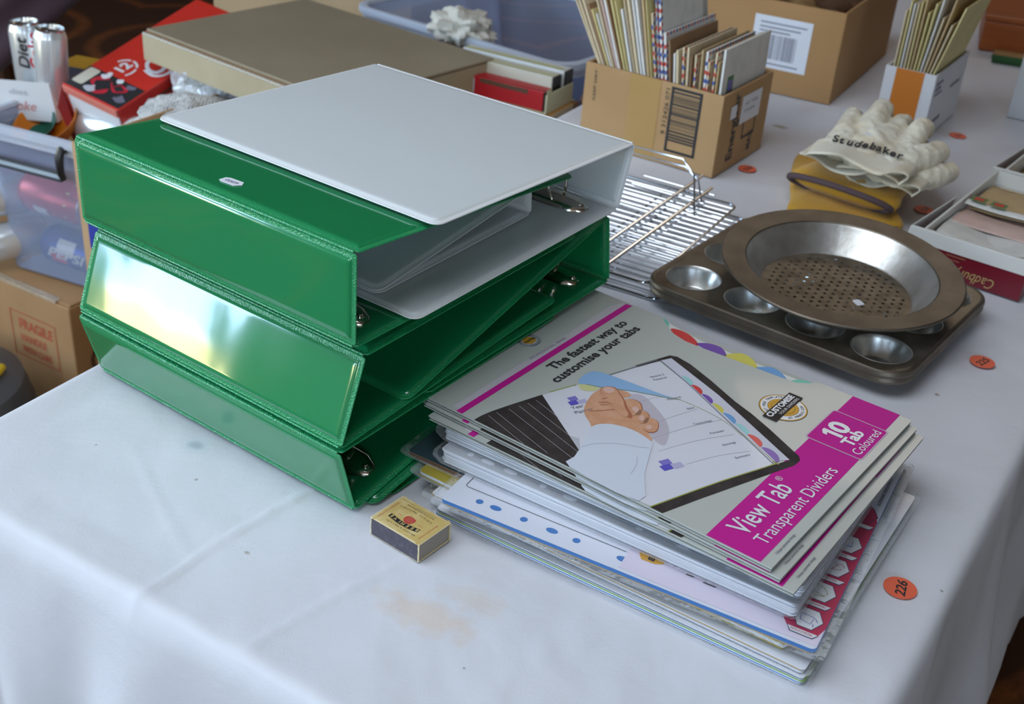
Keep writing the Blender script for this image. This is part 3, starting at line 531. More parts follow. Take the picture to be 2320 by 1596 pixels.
def divider_pack(label, F, yaw, z, art=True):
    t = thing('divider_pack', label, 'dividers', (F[0], F[1], z), yaw, 'packs of tab dividers')
    out = mm([(0, 0), (244, .0)]+EDGE+[(249.6, 314.6), (247.0, 315.2), (0.4, 312.2), (-.4, 311)])
    MB().prism(out, -.0006, 0).build('cover_card', GREYC, t)
    MB().prism(mm([(2, 1), (241, 1), (241, 80), (237.5, 95), (236.6, 141), (237, 190), (246, 237), (247, 312), (2, 310)]), -.0026, -.0007).build('divider_sheets', mat('white_divider_sheets', (.66, .68, .64), .4, coat=.2), t)
    MB().prism(mm([(0, .4), (244, .4), (249, 313.8), (0, 311)]), -.0033, -.0027).build('back_card', mat('grey_back_card', (.45, .46, .43), .6), t)
    for p, c in (([(247.5, 239), (246.6, 236.6), (240, 228), (238.2, 225.2), (244, 229), (248, 235)], 5), ([(236, 222), (240, 216), (239.6, 207), (236, 198), (231, 191.5), (226, 190), (226, 210)], 1), ([(228, 190.7), (235, 187.5), (238.8, 180), (238.4, 171.1), (231, 162.6), (226, 164)], 2), ([(228, 162.6), (237, 159), (243, 153.5), (241, 143), (231, 132.3), (226, 136)], 3), ([(228, 132.4), (237, 127.5), (240.2, 121.6), (237, 112), (229, 103.3), (226, 106)], 4), ([(228, 102.6), (236, 98.5), (240.4, 93), (240.6, 85.6), (234, 88), (228, 96)], 5)):
        MB().prism(mm(smoothpts(p, 3)), -.00069, -.0005).build('coloured_tab', TABC[c], t)
    if art: cover_art(t, 0)
    return t
d1 = divider_pack('topmost pack of tab dividers, its whole printed cover in view', (.1821, .6199), .9481, .0654)
def pack_copy(label, F, yaw, z):
    c = copy_tree(d1); c.location = (*F, z); c.rotation_euler = (0, 0, yaw); c['label'] = label; return c
pack_copy('second pack of tab dividers, a strip of cover showing below the topmost', (.1880, .6150), .9545, .0610)
pack_copy('third pack of tab dividers, lowest of the three with the magenta band', (.1965, .6075), .9720, .0565)

def sheet_stack(name, label, cat, F, yaw, w, d, z0, z1, n, cols, film, jit=.0015, tilt=0):
    """wrapped stack: each leaf a thin board, then the clear wrapper"""
    t = thing(name, label, cat, (F[0], F[1], 0), yaw, 'wrapped stationery packs in the pile')
    h = (z1-z0)/n
    for i in range(n):
        dx, dy = random.uniform(-jit, jit), random.uniform(-jit, jit); x0 = random.uniform(0, .0012) if jit else 0
        o = MB().prism(rrect(dx*.4, w+dx, dy, d+dy, .003, 3), 0, h*.86).build('sheet', cols[i % len(cols)] if not callable(cols) else cols(i), t); o.location = (0, 0, z0+i*h)
    mb = MB(); loops = []
    for zz, g in ((z0-.0004, .002), (z0+.35*(z1-z0), .0042), (z0+.7*(z1-z0), .004), (z1+.0004, .002)):
        L_ = rrect(-g*1.0, w+g*1.6, -g*1.0, d+g*2.0, .006, 4, zz); L_ = [(x+noise.noise((x*60, y*60, zz*200))*.0009, y+noise.noise((x*60, y*60, zz*200+9))*.0009, z) for x, y, z in L_]; loops.append(L_)
    mb.loft(loops, 0); mb.build('film_wrapper', film, t, smooth=True, angle=1.0)
    return t
WS = [mat('plastic_sheet_white', (.66, .68, .74), .35, coat=.3), mat('plastic_sheet_bright', (.74, .76, .82), .35, coat=.3), mat('plastic_sheet_grey', (.56, .58, .64), .35, coat=.3)]
TEAL = mat('dark_teal_card', (.008, .045, .055), .4, coat=.3); ORG = mat('orange_card_edge', (.45, .12, .03), .5); YEL = mat('yellow_plastic_card', (.45, .36, .03), .3, coat=.3); GOLD = mat('gold_card', (.40, .23, .015), .35, coat=.3); BLUE = mat('blue_card_edge', (.06, .22, .55), .4); LIME = mat('lime_card', (.25, .42, .08), .35)
sheet_stack('index_card_pack', 'lowest clear wrapped pack of index cards, lying on the cloth', 'stationery pack', (.2075, .5810), 1.04, .250, .297, .0009, .0072, 7, [WS[1], BLUE, WS[1], LIME, WS[0], mat('grey_blue_card', (.16, .22, .28), .4), WS[1]], FILM, .001)
sheet_stack('index_card_pack', 'gold edged wrapped pack of cards near the bottom of the pile', 'stationery pack', (.2070, .5835), 1.023, .240, .306, .0084, .0126, 5, [WS[1], WS[0], WS[1], GOLD, WS[1]], FILM, .001)
sheet_stack('index_card_pack', 'yellow edged wrapped pack of cards sticking out towards the green binders', 'stationery pack', (.1965, .5995), 1.011, .240, .309, .0136, .0184, 5, [YEL, mat('grey_card', (.36, .34, .31), .4), WS[1], WS[1], YEL], FILM, .0008)
sheet_stack('index_card_pack', 'dark teal wrapped pack of cards with orange edges under the white insert', 'stationery pack', (.1950, .6215), 1.036, .255, .315, .0194, .0234, 4, [ORG, TEAL, ORG, TEAL], FILM, .0008)
# white insert page with magenta hexagons (second from the front of the pile)
ip = thing('indexed_divider_pack', 'white divider pack with punched edge, blue border and magenta hexagons', 'dividers', (.2132, .5884, .0246), 1.1, None)
HOL = [circ(.0141, y, .0030, 16) if i % 2 == 0 or i > 5 else [(.0141+a*.0030, y+b*.0048) for a, b in [(math.cos(s), math.sin(s)) for s in np.linspace(0, 2*PI, 16, endpoint=False)]] for i, y in enumerate((.2636, .2497, .2257, .2022, .1822, .1454))]
curve_mesh('insert_page', [rrect(.0012, .252, .0003, .2906, .004, 4)]+HOL, mat('insert_page_white', (.70, .72, .80), .35, coat=.3), ip, .0001)
MB().prism(rrect(-.0012, .252, .0, .289, .004, 4), -.0011, -.0002).build('divider_sheets', mat('blue_divider_sheets', (.045, .19, .52), .35, coat=.3), ip); MB().prism(rrect(-.0018, .25, .001, .286, .004, 4), -.0018, -.0012).build('backing_card', mat('buff_backing_card', (.40, .30, .18), .6), ip)
z = .0003; flat('printed_pink_panel', mm([(4.6, .6), (3.5, 118.3), (4.6, 144.4), (27, 145.3), (60, 145), (60, .6)]), mat('pinkish_white_print', (.70, .63, .74), .4, coat=.3), ip, z)
RASP = mat('raspberry_print', (.46, .012, .075), .35, coat=.3); NAVY = mat('navy_outline', (.05, .05, .12), .4)
flat('printed_hexagon_band', mm([(20.8, 28.6), (14.9, 24.5), (14.8, 2.9), (24.5, -.2+.5), (162, .4), (166, 2), (180, 8.7), (180, 22), (172, 28), (165, 24), (140, 28.6)]), RASP, ip, z+.0001, label='magenta band with hexagons')
for k, cx in enumerate((28.2, 60.2, 92.0, 124.0, 167.0)):
    cy = (13.4, 13.6, 13.0, 12.4, 11.5)[k]; hx = lambda r, rx: [(cx+rx*math.cos(PI/3*i), cy+r*math.sin(PI/3*i)) for i in range(6)]
    fl_ = [(cx-10, cy+4.9), (cx-10, cy-4.9), (cx+.3, cy-9.9), (cx+9.8, cy-4.9), (cx+9.8, cy+4.9), (cx+.3, cy+9.9)]
    sc_ = lambda s: mm([(cx+(x-cx)*s, cy+(y-cy)*s) for x, y in fl_])
    flat('printed_hexagon', sc_(1.06), NAVY, ip, z+.0002); flat('printed_hexagon', sc_(1.0), WHITEINK if k < 4 else RASP, ip, z+.0003)
    lx = cx-18.4; q = mm([(lx+5.2, cy+11), (lx+.2, cy+7.6), (lx+.2, cy-8), (lx+5.2, cy-11)]); flat('printed_name_strip', [(x+(-.0004 if x < (lx+3)/1000 else 0), y*1.0) for x, y in q], NAVY, ip, z+.0002); flat('printed_name_strip', mm([(lx+5.1, cy+10.4), (lx+.6, cy+7.2), (lx+.6, cy-7.6), (lx+5.1, cy-10.4)]), WHITEINK, ip, z+.0003)
    s_ = ('PRESENTATION', 'ORGANISATION', 'FREQUENT', 'DISCS', '')[k]
    if s_: text('printed_name', s_, .0034, RASP, ip, (lx+4.2)/1000, (cy-len(s_)*.62)/1000, z+.0004, rot=PI/2, width=len(s_)*.00124)
DV = [(mat('print_violet_line', (.12, .06, .45), .4), [[(31.5, 19.4), (30.8, 9.7), (23.0, 10.7), (24.7, 18.1), (31.5, 19.4)], [(24, 9), (21, 8.2)], [(30, 9), (27, 6.6)]]), (mat('print_olive_line', (.30, .33, .04), .4), [[(66, 18), (65, 13), (60, 9), (56, 10.5), (58, 18)], [(56, 10.5), (54, 17)]]), (RASP, [[(88, 15), (95, 12), (91, 8), (88, 15)], [(95, 14), (97, 9), (94, 7)], [(88, 15), (86, 18), (90, 19)]]), (mat('print_blue_line', (.10, .16, .55), .4), [[(119, 16), (121, 9), (128, 10)], [(121, 9), (122, 16)]])]
for m_, ss in DV: lines('printed_icon', [mm(s) for s in ss], .0005, m_, ip, z+.0004)
text('printed_note', 'for frequently', .0050, INK, ip, .1815, .0105, z+.0003, width=.030); text('printed_note', 'accessed documents', .0050, INK, ip, .1835, .0040, z+.0003, width=.042)
lines('printed_frame', [mm([(60, 283.2), (37.6, 282.6), (27, 282.6), (25.3, 281.6), (24.7, 279.5), (22.6, 146.3)])], .0005, INK, ip, z+.0002)
flat('printed_amber_flag', mm([(29, 138), (26.0, 137.8), (20.9, 134), (21.6, 123.5), (24.8, 118.5), (29, 118.5)]), AMBER, ip, z+.0002); text('printed_flag_letter', 'm', .0062, INK, ip, .0265, .1255, z+.0003, rot=PI/2, bold=.0004)
lines('printed_bars', [mm([(24.1, 101), (24.1, 95.1)]), mm([(22.7, 87.6), (22.6, 78.1)])], .0011, INK, ip, z+.0002)
fm = MB(); fm.loft([[(x, y, zz) for x, y in rrect(-.006, .258, -.007, .297, .006, 4)] for zz in (-.002, .0008)]); fm.build('film_wrapper', FILM, ip, smooth=True)
# dark end of the slate card under its right edge
sheet_stack('slate_card', 'slate grey card sleeve showing at the right edge of the pile', 'stationery pack', (.297, .745), 1.12, .078, .17, .0190, .0192, 1, [mat('slate_card', (.20, .25, .27), .4)], FILM, 0)
def punched(label, F, yaw, w, d, z0, z1, n):
    t = sheet_stack('sheet_protector_pack', label, 'sheet protectors', F, yaw, w, d, z0, z1, n, WS, FILM, .0013)
    hs = [circ(.0075, y*d, .0028, 14) if k % 2 else [(.0075+.0028*math.cos(s), y*d+.0060*math.sin(s)) for s in np.linspace(0, 2*PI, 16, endpoint=False)] for k, y in enumerate((.87, .925, .80, .70, .62, .42, .30, .18, .11))]
    o = curve_mesh('punched_strip', [rrect(.0008, .0155, 0, d, .002, 3)]+hs, FILM2, t, .0001); o.location = (0, 0, z1+.0003)
    return t
punched('lower thick pack of white sheet protectors with a punched strip', (.2030, .6165), 1.036, .236, .292, .0272, .0385, 11)
punched('upper thick pack of white sheet protectors under the three divider packs', (.2060, .6230), 1.020, .236, .298, .0396, .0525, 12)

# ------------------------------------------------------------------ wire racks, muffin trays, perforated pan
def wire_rack(label, corner, yaw, w, d, z, n, legs):
    """frame with rounded corners, two rails, cross wires, folded wire legs; x runs left from the corner, y away"""
    t = thing('wire_rack', label, 'cooling rack', (corner.x, corner.y, z), yaw, 'stacked wire cooling racks')
    MB().tube([(x, y, 0) for x, y in rrect(-w, 0, 0, d, .010, 4)], .0016, 8, True).build('frame', WIRE, t, smooth=True)
    for x in (-w*.36, -w*.74): MB().tube([(x, 0, -.0024), (x, d, -.0024)], .0015, 6).build('rail', WIRE, t, smooth=True)
    proto = None
    for i in range(n):
        y = d*(i+1)/(n+1)
        if proto is None: proto = MB().tube([(-w, 0, .0004), (0, 0, .0004)], .0010, 5).build('cross_wire', WIRE, t, smooth=True); o = proto
        else: o = proto.copy(); COL.objects.link(o)
        o.location = (0, y, 0)
    for y0, h, lean in legs:
        MB().tube([(-.030, y0, 0), (-.055, y0+lean*.3, h*.75), (-.078, y0+lean*.4, h), (-w+.030, y0+lean*.4, h), (-w+.020, y0+lean*.3, h*.75), (-w+.012, y0, 0)], .0012, 6).build('folding_leg', WIRE, t, smooth=True)
    return t
rc = at(1462, 646, .012); RY = 1.083-PI/2
wire_rack('lower wire cooling rack, its front corner on the cloth beside the muffin trays', at(1490, 682, .002), RY, .26, .262, .0022, 17, [])
wire_rack('upper wire cooling rack with folded legs standing at its far end', at(1466, 645, .016), RY, .25, .262, .0165, 19, [(.20, .040, .16), (.225, .026, .13)])
R0, R1 = at(1372, 552, .024), at(1592, 398, .024); ryaw = math.atan2(R1.y-R0.y, R1.x-R0.x)-PI/2
rl = thing('grill_rack', 'narrow bright wire grid lying across the cooling racks', 'cooling rack', R0, ryaw); LG = (R1-R0).length
for x in (0, .026): MB().tube([(x, -.06, 0), (x, LG-x*1.2, 0)], .0021, 8).build('rail', WIRE, rl, smooth=True)
for y in np.linspace(-.05, LG-.045, 9): MB().tube([(-.06, y, -.0026), (.036, y, -.0026)], .0010, 5).build('cross_wire', WIRE, rl, smooth=True)

TIN = mat('dull_baking_tin', (.26, .235, .19), .45, metal=.92, bump=(40, .0004, 3), var=((.16, .125, .085), 22, .42, .72)); TIN_IN = mat('bright_tin_inside', (.62, .62, .60), .34, metal=.9, bump=(70, .0004, 3), var=((.40, .37, .31), 40, .45, .85)); TIN_D = mat('browned_tin_rim', (.17, .145, .115), .48, metal=.9, var=((.23, .20, .16), 30, .4, .7)); TIN_B = mat('stained_tin_bottom', (.27, .22, .16), .55, metal=.85, var=((.15, .12, .085), 60, .4, .7))
TC = Vector((.3135, 1.1300, 0)); TYAW = -.625
def muffin_tray(label, z, top):
    t = thing('muffin_tray', label, 'muffin tray', (TC.x, TC.y, z), TYAW, 'stacked muffin trays')
    W2, D2 = .143, .124; cx = [-.1035, -.0345, .0345, .1035]; cy = [-.080, 0, .080]
    curve_mesh('tray_plate', [rrect(-W2+.004, W2-.004, -D2+.004, D2-.004, .028, 8)]+[circ(x, y, .0285, 32) for x in cx for y in cy], TIN, t, .0004)
    mb = MB(); mb.loft([[(x, y, zz) for x, y in rrect(-W2+g, W2-g, -D2+g, D2-g, .032-g, 8)] for g, zz in ((.0045, .0003), (.002, .0012), (0, .0002), (-.001, -.003), (.0, -.0058), (.0015, -.0068))], cap0=False, cap1=False)
    mb.build('rolled_rim', TIN_D, t, smooth=True)
    first = None
    for x in cx:
        for y in cy:
            if first is None:
                first = MB().lathe([(.0295, .0007), (.0285, .0011), (.0276, .0002), (.0262, -.003), (.0195, -.0178), (.0182, -.0190), (.0002, -.0192)], 36).build('cup', TIN_IN if top else TIN, t, smooth=True); o = first
            else: o = first.copy(); COL.objects.link(o)
            o.location = (x, y, 0)
    return t
muffin_tray('lower of the two stacked muffin trays, only its rim showing', .0205, False); muffin_tray('upper muffin tray of twelve cups under the perforated pie pan', .0268, True)
PC = Vector((.3285, 1.118, .0300))
pan = thing('perforated_pie_pan', 'round dark pie pan with a perforated bottom resting on the muffin trays', 'baking pan', PC, 0, None, (math.radians(3.6), 0, .1))
pan.scale = (.965, .965, 1)
HS = []
rr = random.Random(3); pitch = .0098
for j in range(-9, 10):
    for i in range(-9, 10):
        x = (i+.5*(j % 2))*pitch; y = j*pitch*.866
        if math.hypot(x, y) < .0735: HS.append(circ(x+rr.uniform(-.0006, .0006), y+rr.uniform(-.0006, .0006), .0020, 10))
curve_mesh('perforated_bottom', [circ(0, 0, .0800, 64)]+HS, TIN_B, pan, .0003)
MB().lathe([(.0795, -.0004), (.0795, .0004), (.0815, .0016), (.0985, .0258), (.1005, .0278)], 72).build('pan_wall', TIN_IN, pan, smooth=True)
MB().lathe([(.1002, .0274), (.1020, .0290), (.1050, .0293), (.1215, .0302), (.1262, .0308), (.1278, .0298), (.1275, .0282), (.1255, .0276), (.1050, .0275)], 72).build('pan_rim', TIN_D, pan, smooth=True)
tg = MB().prism([(-.0045, -.0050), (.0045, -.0050), (.0045, .0035), (.003, .0058), (-.003, .0058), (-.0045, .0035)], 0, .0003).build('price_tag', STICKW); tg.matrix_world = Matrix.Translation(PC) @ Matrix.Rotation(.1, 4, 'Z') @ Matrix.Rotation(math.radians(3.6), 4, 'X') @ Matrix.Translation((.0165, -.0250, .0006)) @ Matrix.Rotation(.3, 4, 'Z')
tag(tg, 'tiny white price tag on the perforated bottom of the pie pan', 'price tag')

# ------------------------------------------------------------------ oven mitts and cotton gloves
MUST = mat('mustard_quilted_cotton', (.52, .27, .015), .9, bump=(260, .001, 3), sheen=.2); BIND = mat('dark_brown_binding', (.075, .045, .048), .85, bump=(500, .0006, 2)); LINING = mat('pale_pink_lining', (.60, .47, .43), .9); CREAM = mat('cream_cotton_glove', (.66, .60, .47), .9, bump=(420, .0005, 3), var=((.60, .47, .30), 26, .5, .78), sheen=.2)
def padded(name, outline, z0, z1, m, parent, n=2):
    P = smoothpts(outline, 4); c = Vector((sum(p[0] for p in P)/len(P), sum(p[1] for p in P)/len(P)))
    def lp(k, z): return [(c.x+(x-c.x)*k, c.y+(y-c.y)*k, z+noise.noise((x*35, y*35, z*40))*.002) for x, y in P]
    h = z1-z0
    return MB().loft([lp(.72, z0), lp(.93, z0+.08*h), lp(1, z0+.4*h), lp(.99, z0+.65*h), lp(.92, z0+.88*h), lp(.72, z1), lp(.35, z1+.0006)]).build(name, m, parent, smooth=True, angle=None)
g0 = Vector((.390, 1.353, 0)); GY = -.62
lm_ = thing('oven_mitt', 'lower mustard oven mitt flat on the cloth behind the pie pan', 'oven mitt', g0, -.10, 'mustard oven mitts')
padded('mitt_body', [(-.060, -.006), (.060, -.008), (.064, .05), (.058, .15), (.040, .22), (0, .238), (-.040, .22), (-.056, .15), (-.062, .06)], .001, .019, MUST, lm_)
MB().tube([(-.062, -.006, .010), (-.03, -.011, .008), (.03, -.012, .008), (.061, -.010, .010)], .0042, 8).build('binding', BIND, lm_, smooth=True)
um = thing('oven_mitt', 'upper mustard oven mitt with open brown bound cuff under the gloves', 'oven mitt', (g0.x-.004, g0.y+.030, .0), GY+.05, 'mustard oven mitts')
padded('mitt_body', [(-.066, .012), (.058, .002), (.060, .06), (.052, .13), (.036, .18), (0, .195), (-.038, .18), (-.056, .13), (-.066, .06)], .0192, .042, MUST, um)
rim = [(.068*math.cos(a)-.004, .004-.016*math.sin(a)-.006*math.cos(a), .031+.013*math.sin(a)) for a in np.linspace(0, 2*PI, 36, endpoint=False)]
MB().tube(rim, .0042, 8, True).build('cuff_binding', BIND, um, smooth=True)
MB().add([(.065*math.cos(a)-.004, .006-.014*math.sin(a)-.006*math.cos(a), .031+.011*math.sin(a)) for a in np.linspace(0, 2*PI, 36, endpoint=False)]+[(-.004, .030, .031)], [(i, (i+1) % 36, 36) for i in range(36)]).build('cuff_lining', LINING, um, smooth=True)
def blob(name, caps, m, parent, vox=.0026, smooth_it=6):
    """one continuous body: swollen chains fused by a voxel remesh"""
    mb = MB()
    for pts in caps:
        for (p, r, fl), (q, r2, fl2) in zip(pts[:-1], pts[1:]):
            p, q = Vector(p), Vector(q); k = max(2, int((q-p).length/.006))
            for i in range(k+1):
                t = i/k; c = p.lerp(q, t); ra = r+(r2-r)*t; f_ = fl+(fl2-fl)*t
                mb.add([(c.x+ra*math.cos(a)*math.cos(e), c.y+ra*math.sin(a)*math.cos(e), c.z+ra*f_*math.sin(e)) for e in (-1.2, -.6, 0, .6, 1.2) for a in np.linspace(0, 2*PI, 10, endpoint=False)],
                       [(j*10+b_, j*10+(b_+1) % 10, (j+1)*10+(b_+1) % 10, (j+1)*10+b_) for j in range(4) for b_ in range(10)]+[tuple(range(9, -1, -1)), tuple(range(40, 50))])
    o = mb.build(name, m, parent); d = o.modifiers.new('fuse', 'REMESH'); d.mode = 'VOXEL'; d.voxel_size = vox; d.use_smooth_shade = True
    d = o.modifiers.new('smooth', 'SMOOTH'); d.factor = .5; d.iterations = smooth_it
    tx = bpy.data.textures.get('creases') or bpy.data.textures.new('creases', 'CLOUDS'); tx.noise_scale = .019
    d = o.modifiers.new('creases', 'DISPLACE'); d.texture = tx; d.strength = .0080; d.mid_level = .5; d.texture_coords = 'LOCAL'
    return o
def glove(label, loc, yaw, lift):
    t = thing('cotton_glove', label, 'glove', loc, yaw, 'pair of cream cotton gloves'); z = .012; f = .42
    caps = [[((-.045, .045, z), .030, f), ((-.040, .105, z+.004), .034, f)], [((0, .04, z), .034, f), ((0, .11, z+.008), .036, f*1.2)], [((.045, .04, z), .032, f), ((.045, .10, z+.004), .034, f)]]
    for x0, x1, y1, r, zl in ((-.056, -.060, .178, .0150, .016), (-.022, -.022, .208, .0175, .026), (.014, .014, .206, .0170, .014), (.048, .052, .182, .0160, .022)):
        caps.append([((x0, .105, z+.006), r*1.25, .8), (((x0+x1)/2, (.105+y1)/2, z+zl*.9), r*1.12, .85), ((x1, y1-.03, z+zl), r, .9), ((x1*1.03, y1, z+zl*.55), r*.8, .85)])
    caps.append([((.058, .06, z), .026, .6), ((.082, .098, z+.004), .022, .75), ((.090, .128, z+.002), .0175, .8)])
    blob('glove_body', caps, CREAM, t)
    # open cuff: two layers gathered at a wavy hem
    def cuff(u, v):
        a = u*2*PI; x = .080*math.cos(a); y = .058-.070*v+.006*math.sin(5*a)*v; zz = z+(.0125+.003*math.sin(3*a+1)*v)*math.sin(a)*(1-.25*v)+.0035*math.sin(4*a)*v
        return (x+.004*math.sin(7*a)*v, y-.012*math.sin(a)*v, zz)
    MB().grid(cuff, 60, 10).build('cuff', CREAM, t, smooth=True, angle=None, solid=.0022)
    return t
gu = glove('under glove of the cream cotton pair, its fingers fanned to the right', (g0.x+.034, g0.y+.034, .0430), GY+.02, 0); gu.scale = (.70, .66, .9)
gl = glove('upper cream cotton glove with black lettering across its cuff', (g0.x+.004, g0.y+.026, .0600), GY+.10, 0); gl.scale = (.80, .84, 1)
bpy.context.view_layer.update()
mb = []
s_ = 'Studebaker'
for i, ch in enumerate(s_):
    x = -.050+i*.0112; T = Matrix.Translation((x, .030-.0030*math.sin(i*.9), .0270-.0004*abs(i-4.5))) @ Matrix.Rotation(.18*math.cos(i*.9)-.03, 4, 'Z') @ Matrix.Rotation(.38, 4, 'X')
    text('printed_letter', ch, .019, INK, gl, 0, 0, 0, T=T, bold=.0007)
tg = MB().prism([(-.009, -.004), (.009, -.004), (.011, 0), (.009, .004), (-.009, .004)], 0, .0003).build('price_tag', STICKW); tg.matrix_world = gl.matrix_basis @ Matrix.Translation((-.006, .076, .0318)) @ Matrix.Rotation(.1, 4, 'Z')
tag(tg, 'white price tag on the back of the upper cotton glove', 'price tag')

# ------------------------------------------------------------------ boxes of envelopes and papers further down the table
def dirv(a): return Vector((math.cos(a), math.sin(a), 0))
def carton(name, label, cat, F, yaw, w, d, z0, h, m, th=.004, group=None, bottom=True):
    """open box: F is its nearest bottom corner, x runs back to the right, y to the left"""
    t = thing(name, label, cat, (F[0], F[1], z0), yaw, group)
    MB().box(0, th, 0, d, 0, h).build('side_wall', m, t, bevel=.0008); MB().box(w-th, w, 0, d, 0, h).build('side_wall', m, t, bevel=.0008)
    MB().box(th, w-th, 0, th, 0, h).build('end_wall', m, t, bevel=.0008); MB().box(th, w-th, d-th, d, 0, h).build('end_wall', m, t, bevel=.0008)
    if bottom: MB().box(th, w-th, th, d-th, 0, .003).build('bottom', m, t)
    return t
def LF(t): return face_frame(Vector((-.0003, 0, 0)), (0, -1, 0), (-1, 0, 0))       # print frame of the left-hand face: x runs towards the near corner
def RF(t): return face_frame(Vector((0, -.0003, 0)), (1, 0, 0), (0, -1, 0))       # print frame of the right-hand face
def rect(name, x0, x1, y0, y1, m, t, T, z=0): return flat(name, [(x0, y0), (x1, y0), (x1, y1), (x0, y1)], m, t, z, T)
def bars(name, x0, x1, y0, y1, m, t, T, vertical, seed, n=22, z=.0001):
    r = random.Random(seed); mb = MB(); p = 0
    while p < 1:
        g = r.choice((.012, .02, .035)); p2 = min(1, p+g)
        q = (x0+(x1-x0)*p, x0+(x1-x0)*p2, y0, y1) if vertical else (x0, x1, y0+(y1-y0)*p, y0+(y1-y0)*p2)
        mb.add([(q[0], q[2], z), (q[1], q[2], z), (q[1], q[3], z), (q[0], q[3], z)], [(0, 1, 2, 3)]); p = p2+r.choice((.012, .02, .03))
    o = mb.build(name, m, t); o.matrix_basis = T; o['kind'] = 'stuff'; return o
EY = 1.01; EF = (.2425, 1.482)
eb = carton('envelope_box', 'open cardboard box with a printed barcode, packed with leaning envelopes', 'box', EF, EY, .155, .205, .0005, .110, CARD)
T = LF(eb)
rect('parcel_tape', -.135, -.090, 0, .110, TAPE, eb, T, .0001)
for q in ((-.074, -.0705, .020, .106), (-.033, -.0295, .020, .106), (-.074, -.0295, .103, .1065), (-.074, -.0295, .019, .0225)): rect('printed_barcode_frame', *q, INK, eb, T, .0002)
bars('printed_barcode', -.0705, -.033, .034, .103, INK, eb, T, False, 5, z=.0002)
text('printed_digits', '9 312426 071', .0085, INK, eb, -.076, .040, .0002, rot=PI/2, T=T, width=.062); text('printed_mark', 'KEEP DRY', .0055, INK, eb, -.186, .060, .0002, rot=PI/2, T=T, width=.042)
T = RF(eb)
text('printed_name', 'Energizer', .026, INK, eb, .052, .012, .0002, rot=PI/2, T=T, width=.092, bold=.0006); text('printed_name', 'MAX', .016, INK, eb, .110, .012, .0002, rot=PI/2, T=T, width=.028, bold=.0005)
for q in ((.075, .078, .034, .062), (.112, .115, .034, .062), (.075, .115, .034, .037), (.075, .115, .059, .062)): rect('printed_frame', *q, INK, eb, T, .0002)
rect('paper_label', .027, .045, .072, .090, STICKW, eb, T, .0004); rect('paper_label', .060, .122, .058, .096, STICKW, eb, T, .0004)
text('printed_label_line', 'VIC 3350', .006, GREYTX, eb, .070, .082, .0006, T=T, width=.040); text('printed_label_line', 'STAMPS', .006, GREYTX, eb, .070, .072, .0006, T=T, width=.034)
EC = {'cream': (.64, .52, .34), 'buff': (.52, .37, .19), 'white': (.68, .66, .62), 'grey': (.46, .44, .42), 'pale yellow': (.64, .54, .25), 'orange': (.56, .28, .05), 'brown': (.28, .16, .08), 'pale blue': (.40, .48, .56), 'pale green': (.48, .53, .40), 'pink': (.60, .42, .36)}
EM = {k: mat('envelope_'+k.replace(' ', '_'), c, .75, var=(tuple(x*.82 for x in c), 40, .45, .75)) for k, c in EC.items()}
STAMPS = [mat('stamp_'+n, c, .6) for n, c in (('red', (.50, .05, .03)), ('blue', (.05, .09, .30)), ('green', (.06, .20, .06)), ('orange', (.6, .22, .04)), ('violet', (.2, .16, .5)))]
ORD = 'first second third fourth fifth sixth seventh eighth ninth tenth eleventh twelfth thirteenth fourteenth fifteenth sixteenth seventeenth eighteenth nineteenth twentieth twenty-first twenty-second twenty-third twenty-fourth twenty-fifth twenty-sixth twenty-seventh twenty-eighth twenty-ninth thirtieth thirty-first thirty-second thirty-third thirty-fourth thirty-fifth thirty-sixth'.split()
def envelope(label, group, box, y, w, h, x0, lean, colour, airmail, stamp, rnd, thick=.0016, z0=.004, skew=0):
    """flat envelope standing in a box, leaning to the left by lean; its near edge shows"""
    t = thing('envelope', label, 'envelope', (0, 0, 0), 0, group)
    t.matrix_world = box.matrix_basis @ Matrix.Translation((x0, y, z0)) @ Matrix.Rotation(-lean, 4, 'X') @ Matrix.Rotation(skew, 4, 'Y')
    MB().box(0, w, -thick/2, thick/2, 0, h).build('body', EM[colour], t, bevel=.0005)
    if airmail:
        mb = MB(); k = 0; step = .0085
        for a in np.arange(.002, w-.006, step): mb.add([(a, -thick/2-.0001, h-.0045), (a+.0045, -thick/2-.0001, h-.0045), (a+.006, -thick/2-.0001, h-.0003), (a+.0015, -thick/2-.0001, h-.0003)], [(0, 1, 2, 3)], k % 2); k += 1
        for a in np.arange(.004, h-.012, step): mb.add([(.0003, -thick/2-.0001, a), (.0045, -thick/2-.0001, a+.0015), (.0045, -thick/2-.0001, a+.006), (.0003, -thick/2-.0001, a+.0045)], [(0, 1, 2, 3)], k % 2); k += 1
        for a in np.arange(.004, h-.012, step*1.3): mb.add([(-.0002, -thick/2, a), (-.0002, thick/2, a), (-.0002, thick/2, a+.005), (-.0002, -thick/2, a+.005)], [(0, 1, 2, 3)], k % 2); k += 1
        o = mb.build('airmail_border', [STAMPS[0], STAMPS[1]], t); o['kind'] = 'stuff'; o['label'] = 'red and blue airmail border'
    if stamp is not None:
        F_ = face_frame(Vector((0, -thick/2-.0002, 0)), (1, 0, 0), (0, -1, 0)); sx, sz = .010+rnd.random()*.01, h*.62
        rect('stamp', sx, sx+.018, sz, sz+.024, STAMPS[stamp], t, F_); rect('stamp_picture', sx+.003, sx+.015, sz+.004, sz+.019, STAMPS[(stamp+2) % 5], t, F_, .0001)
    return t
rnd = random.Random(11); names = list(EC); NE = 36
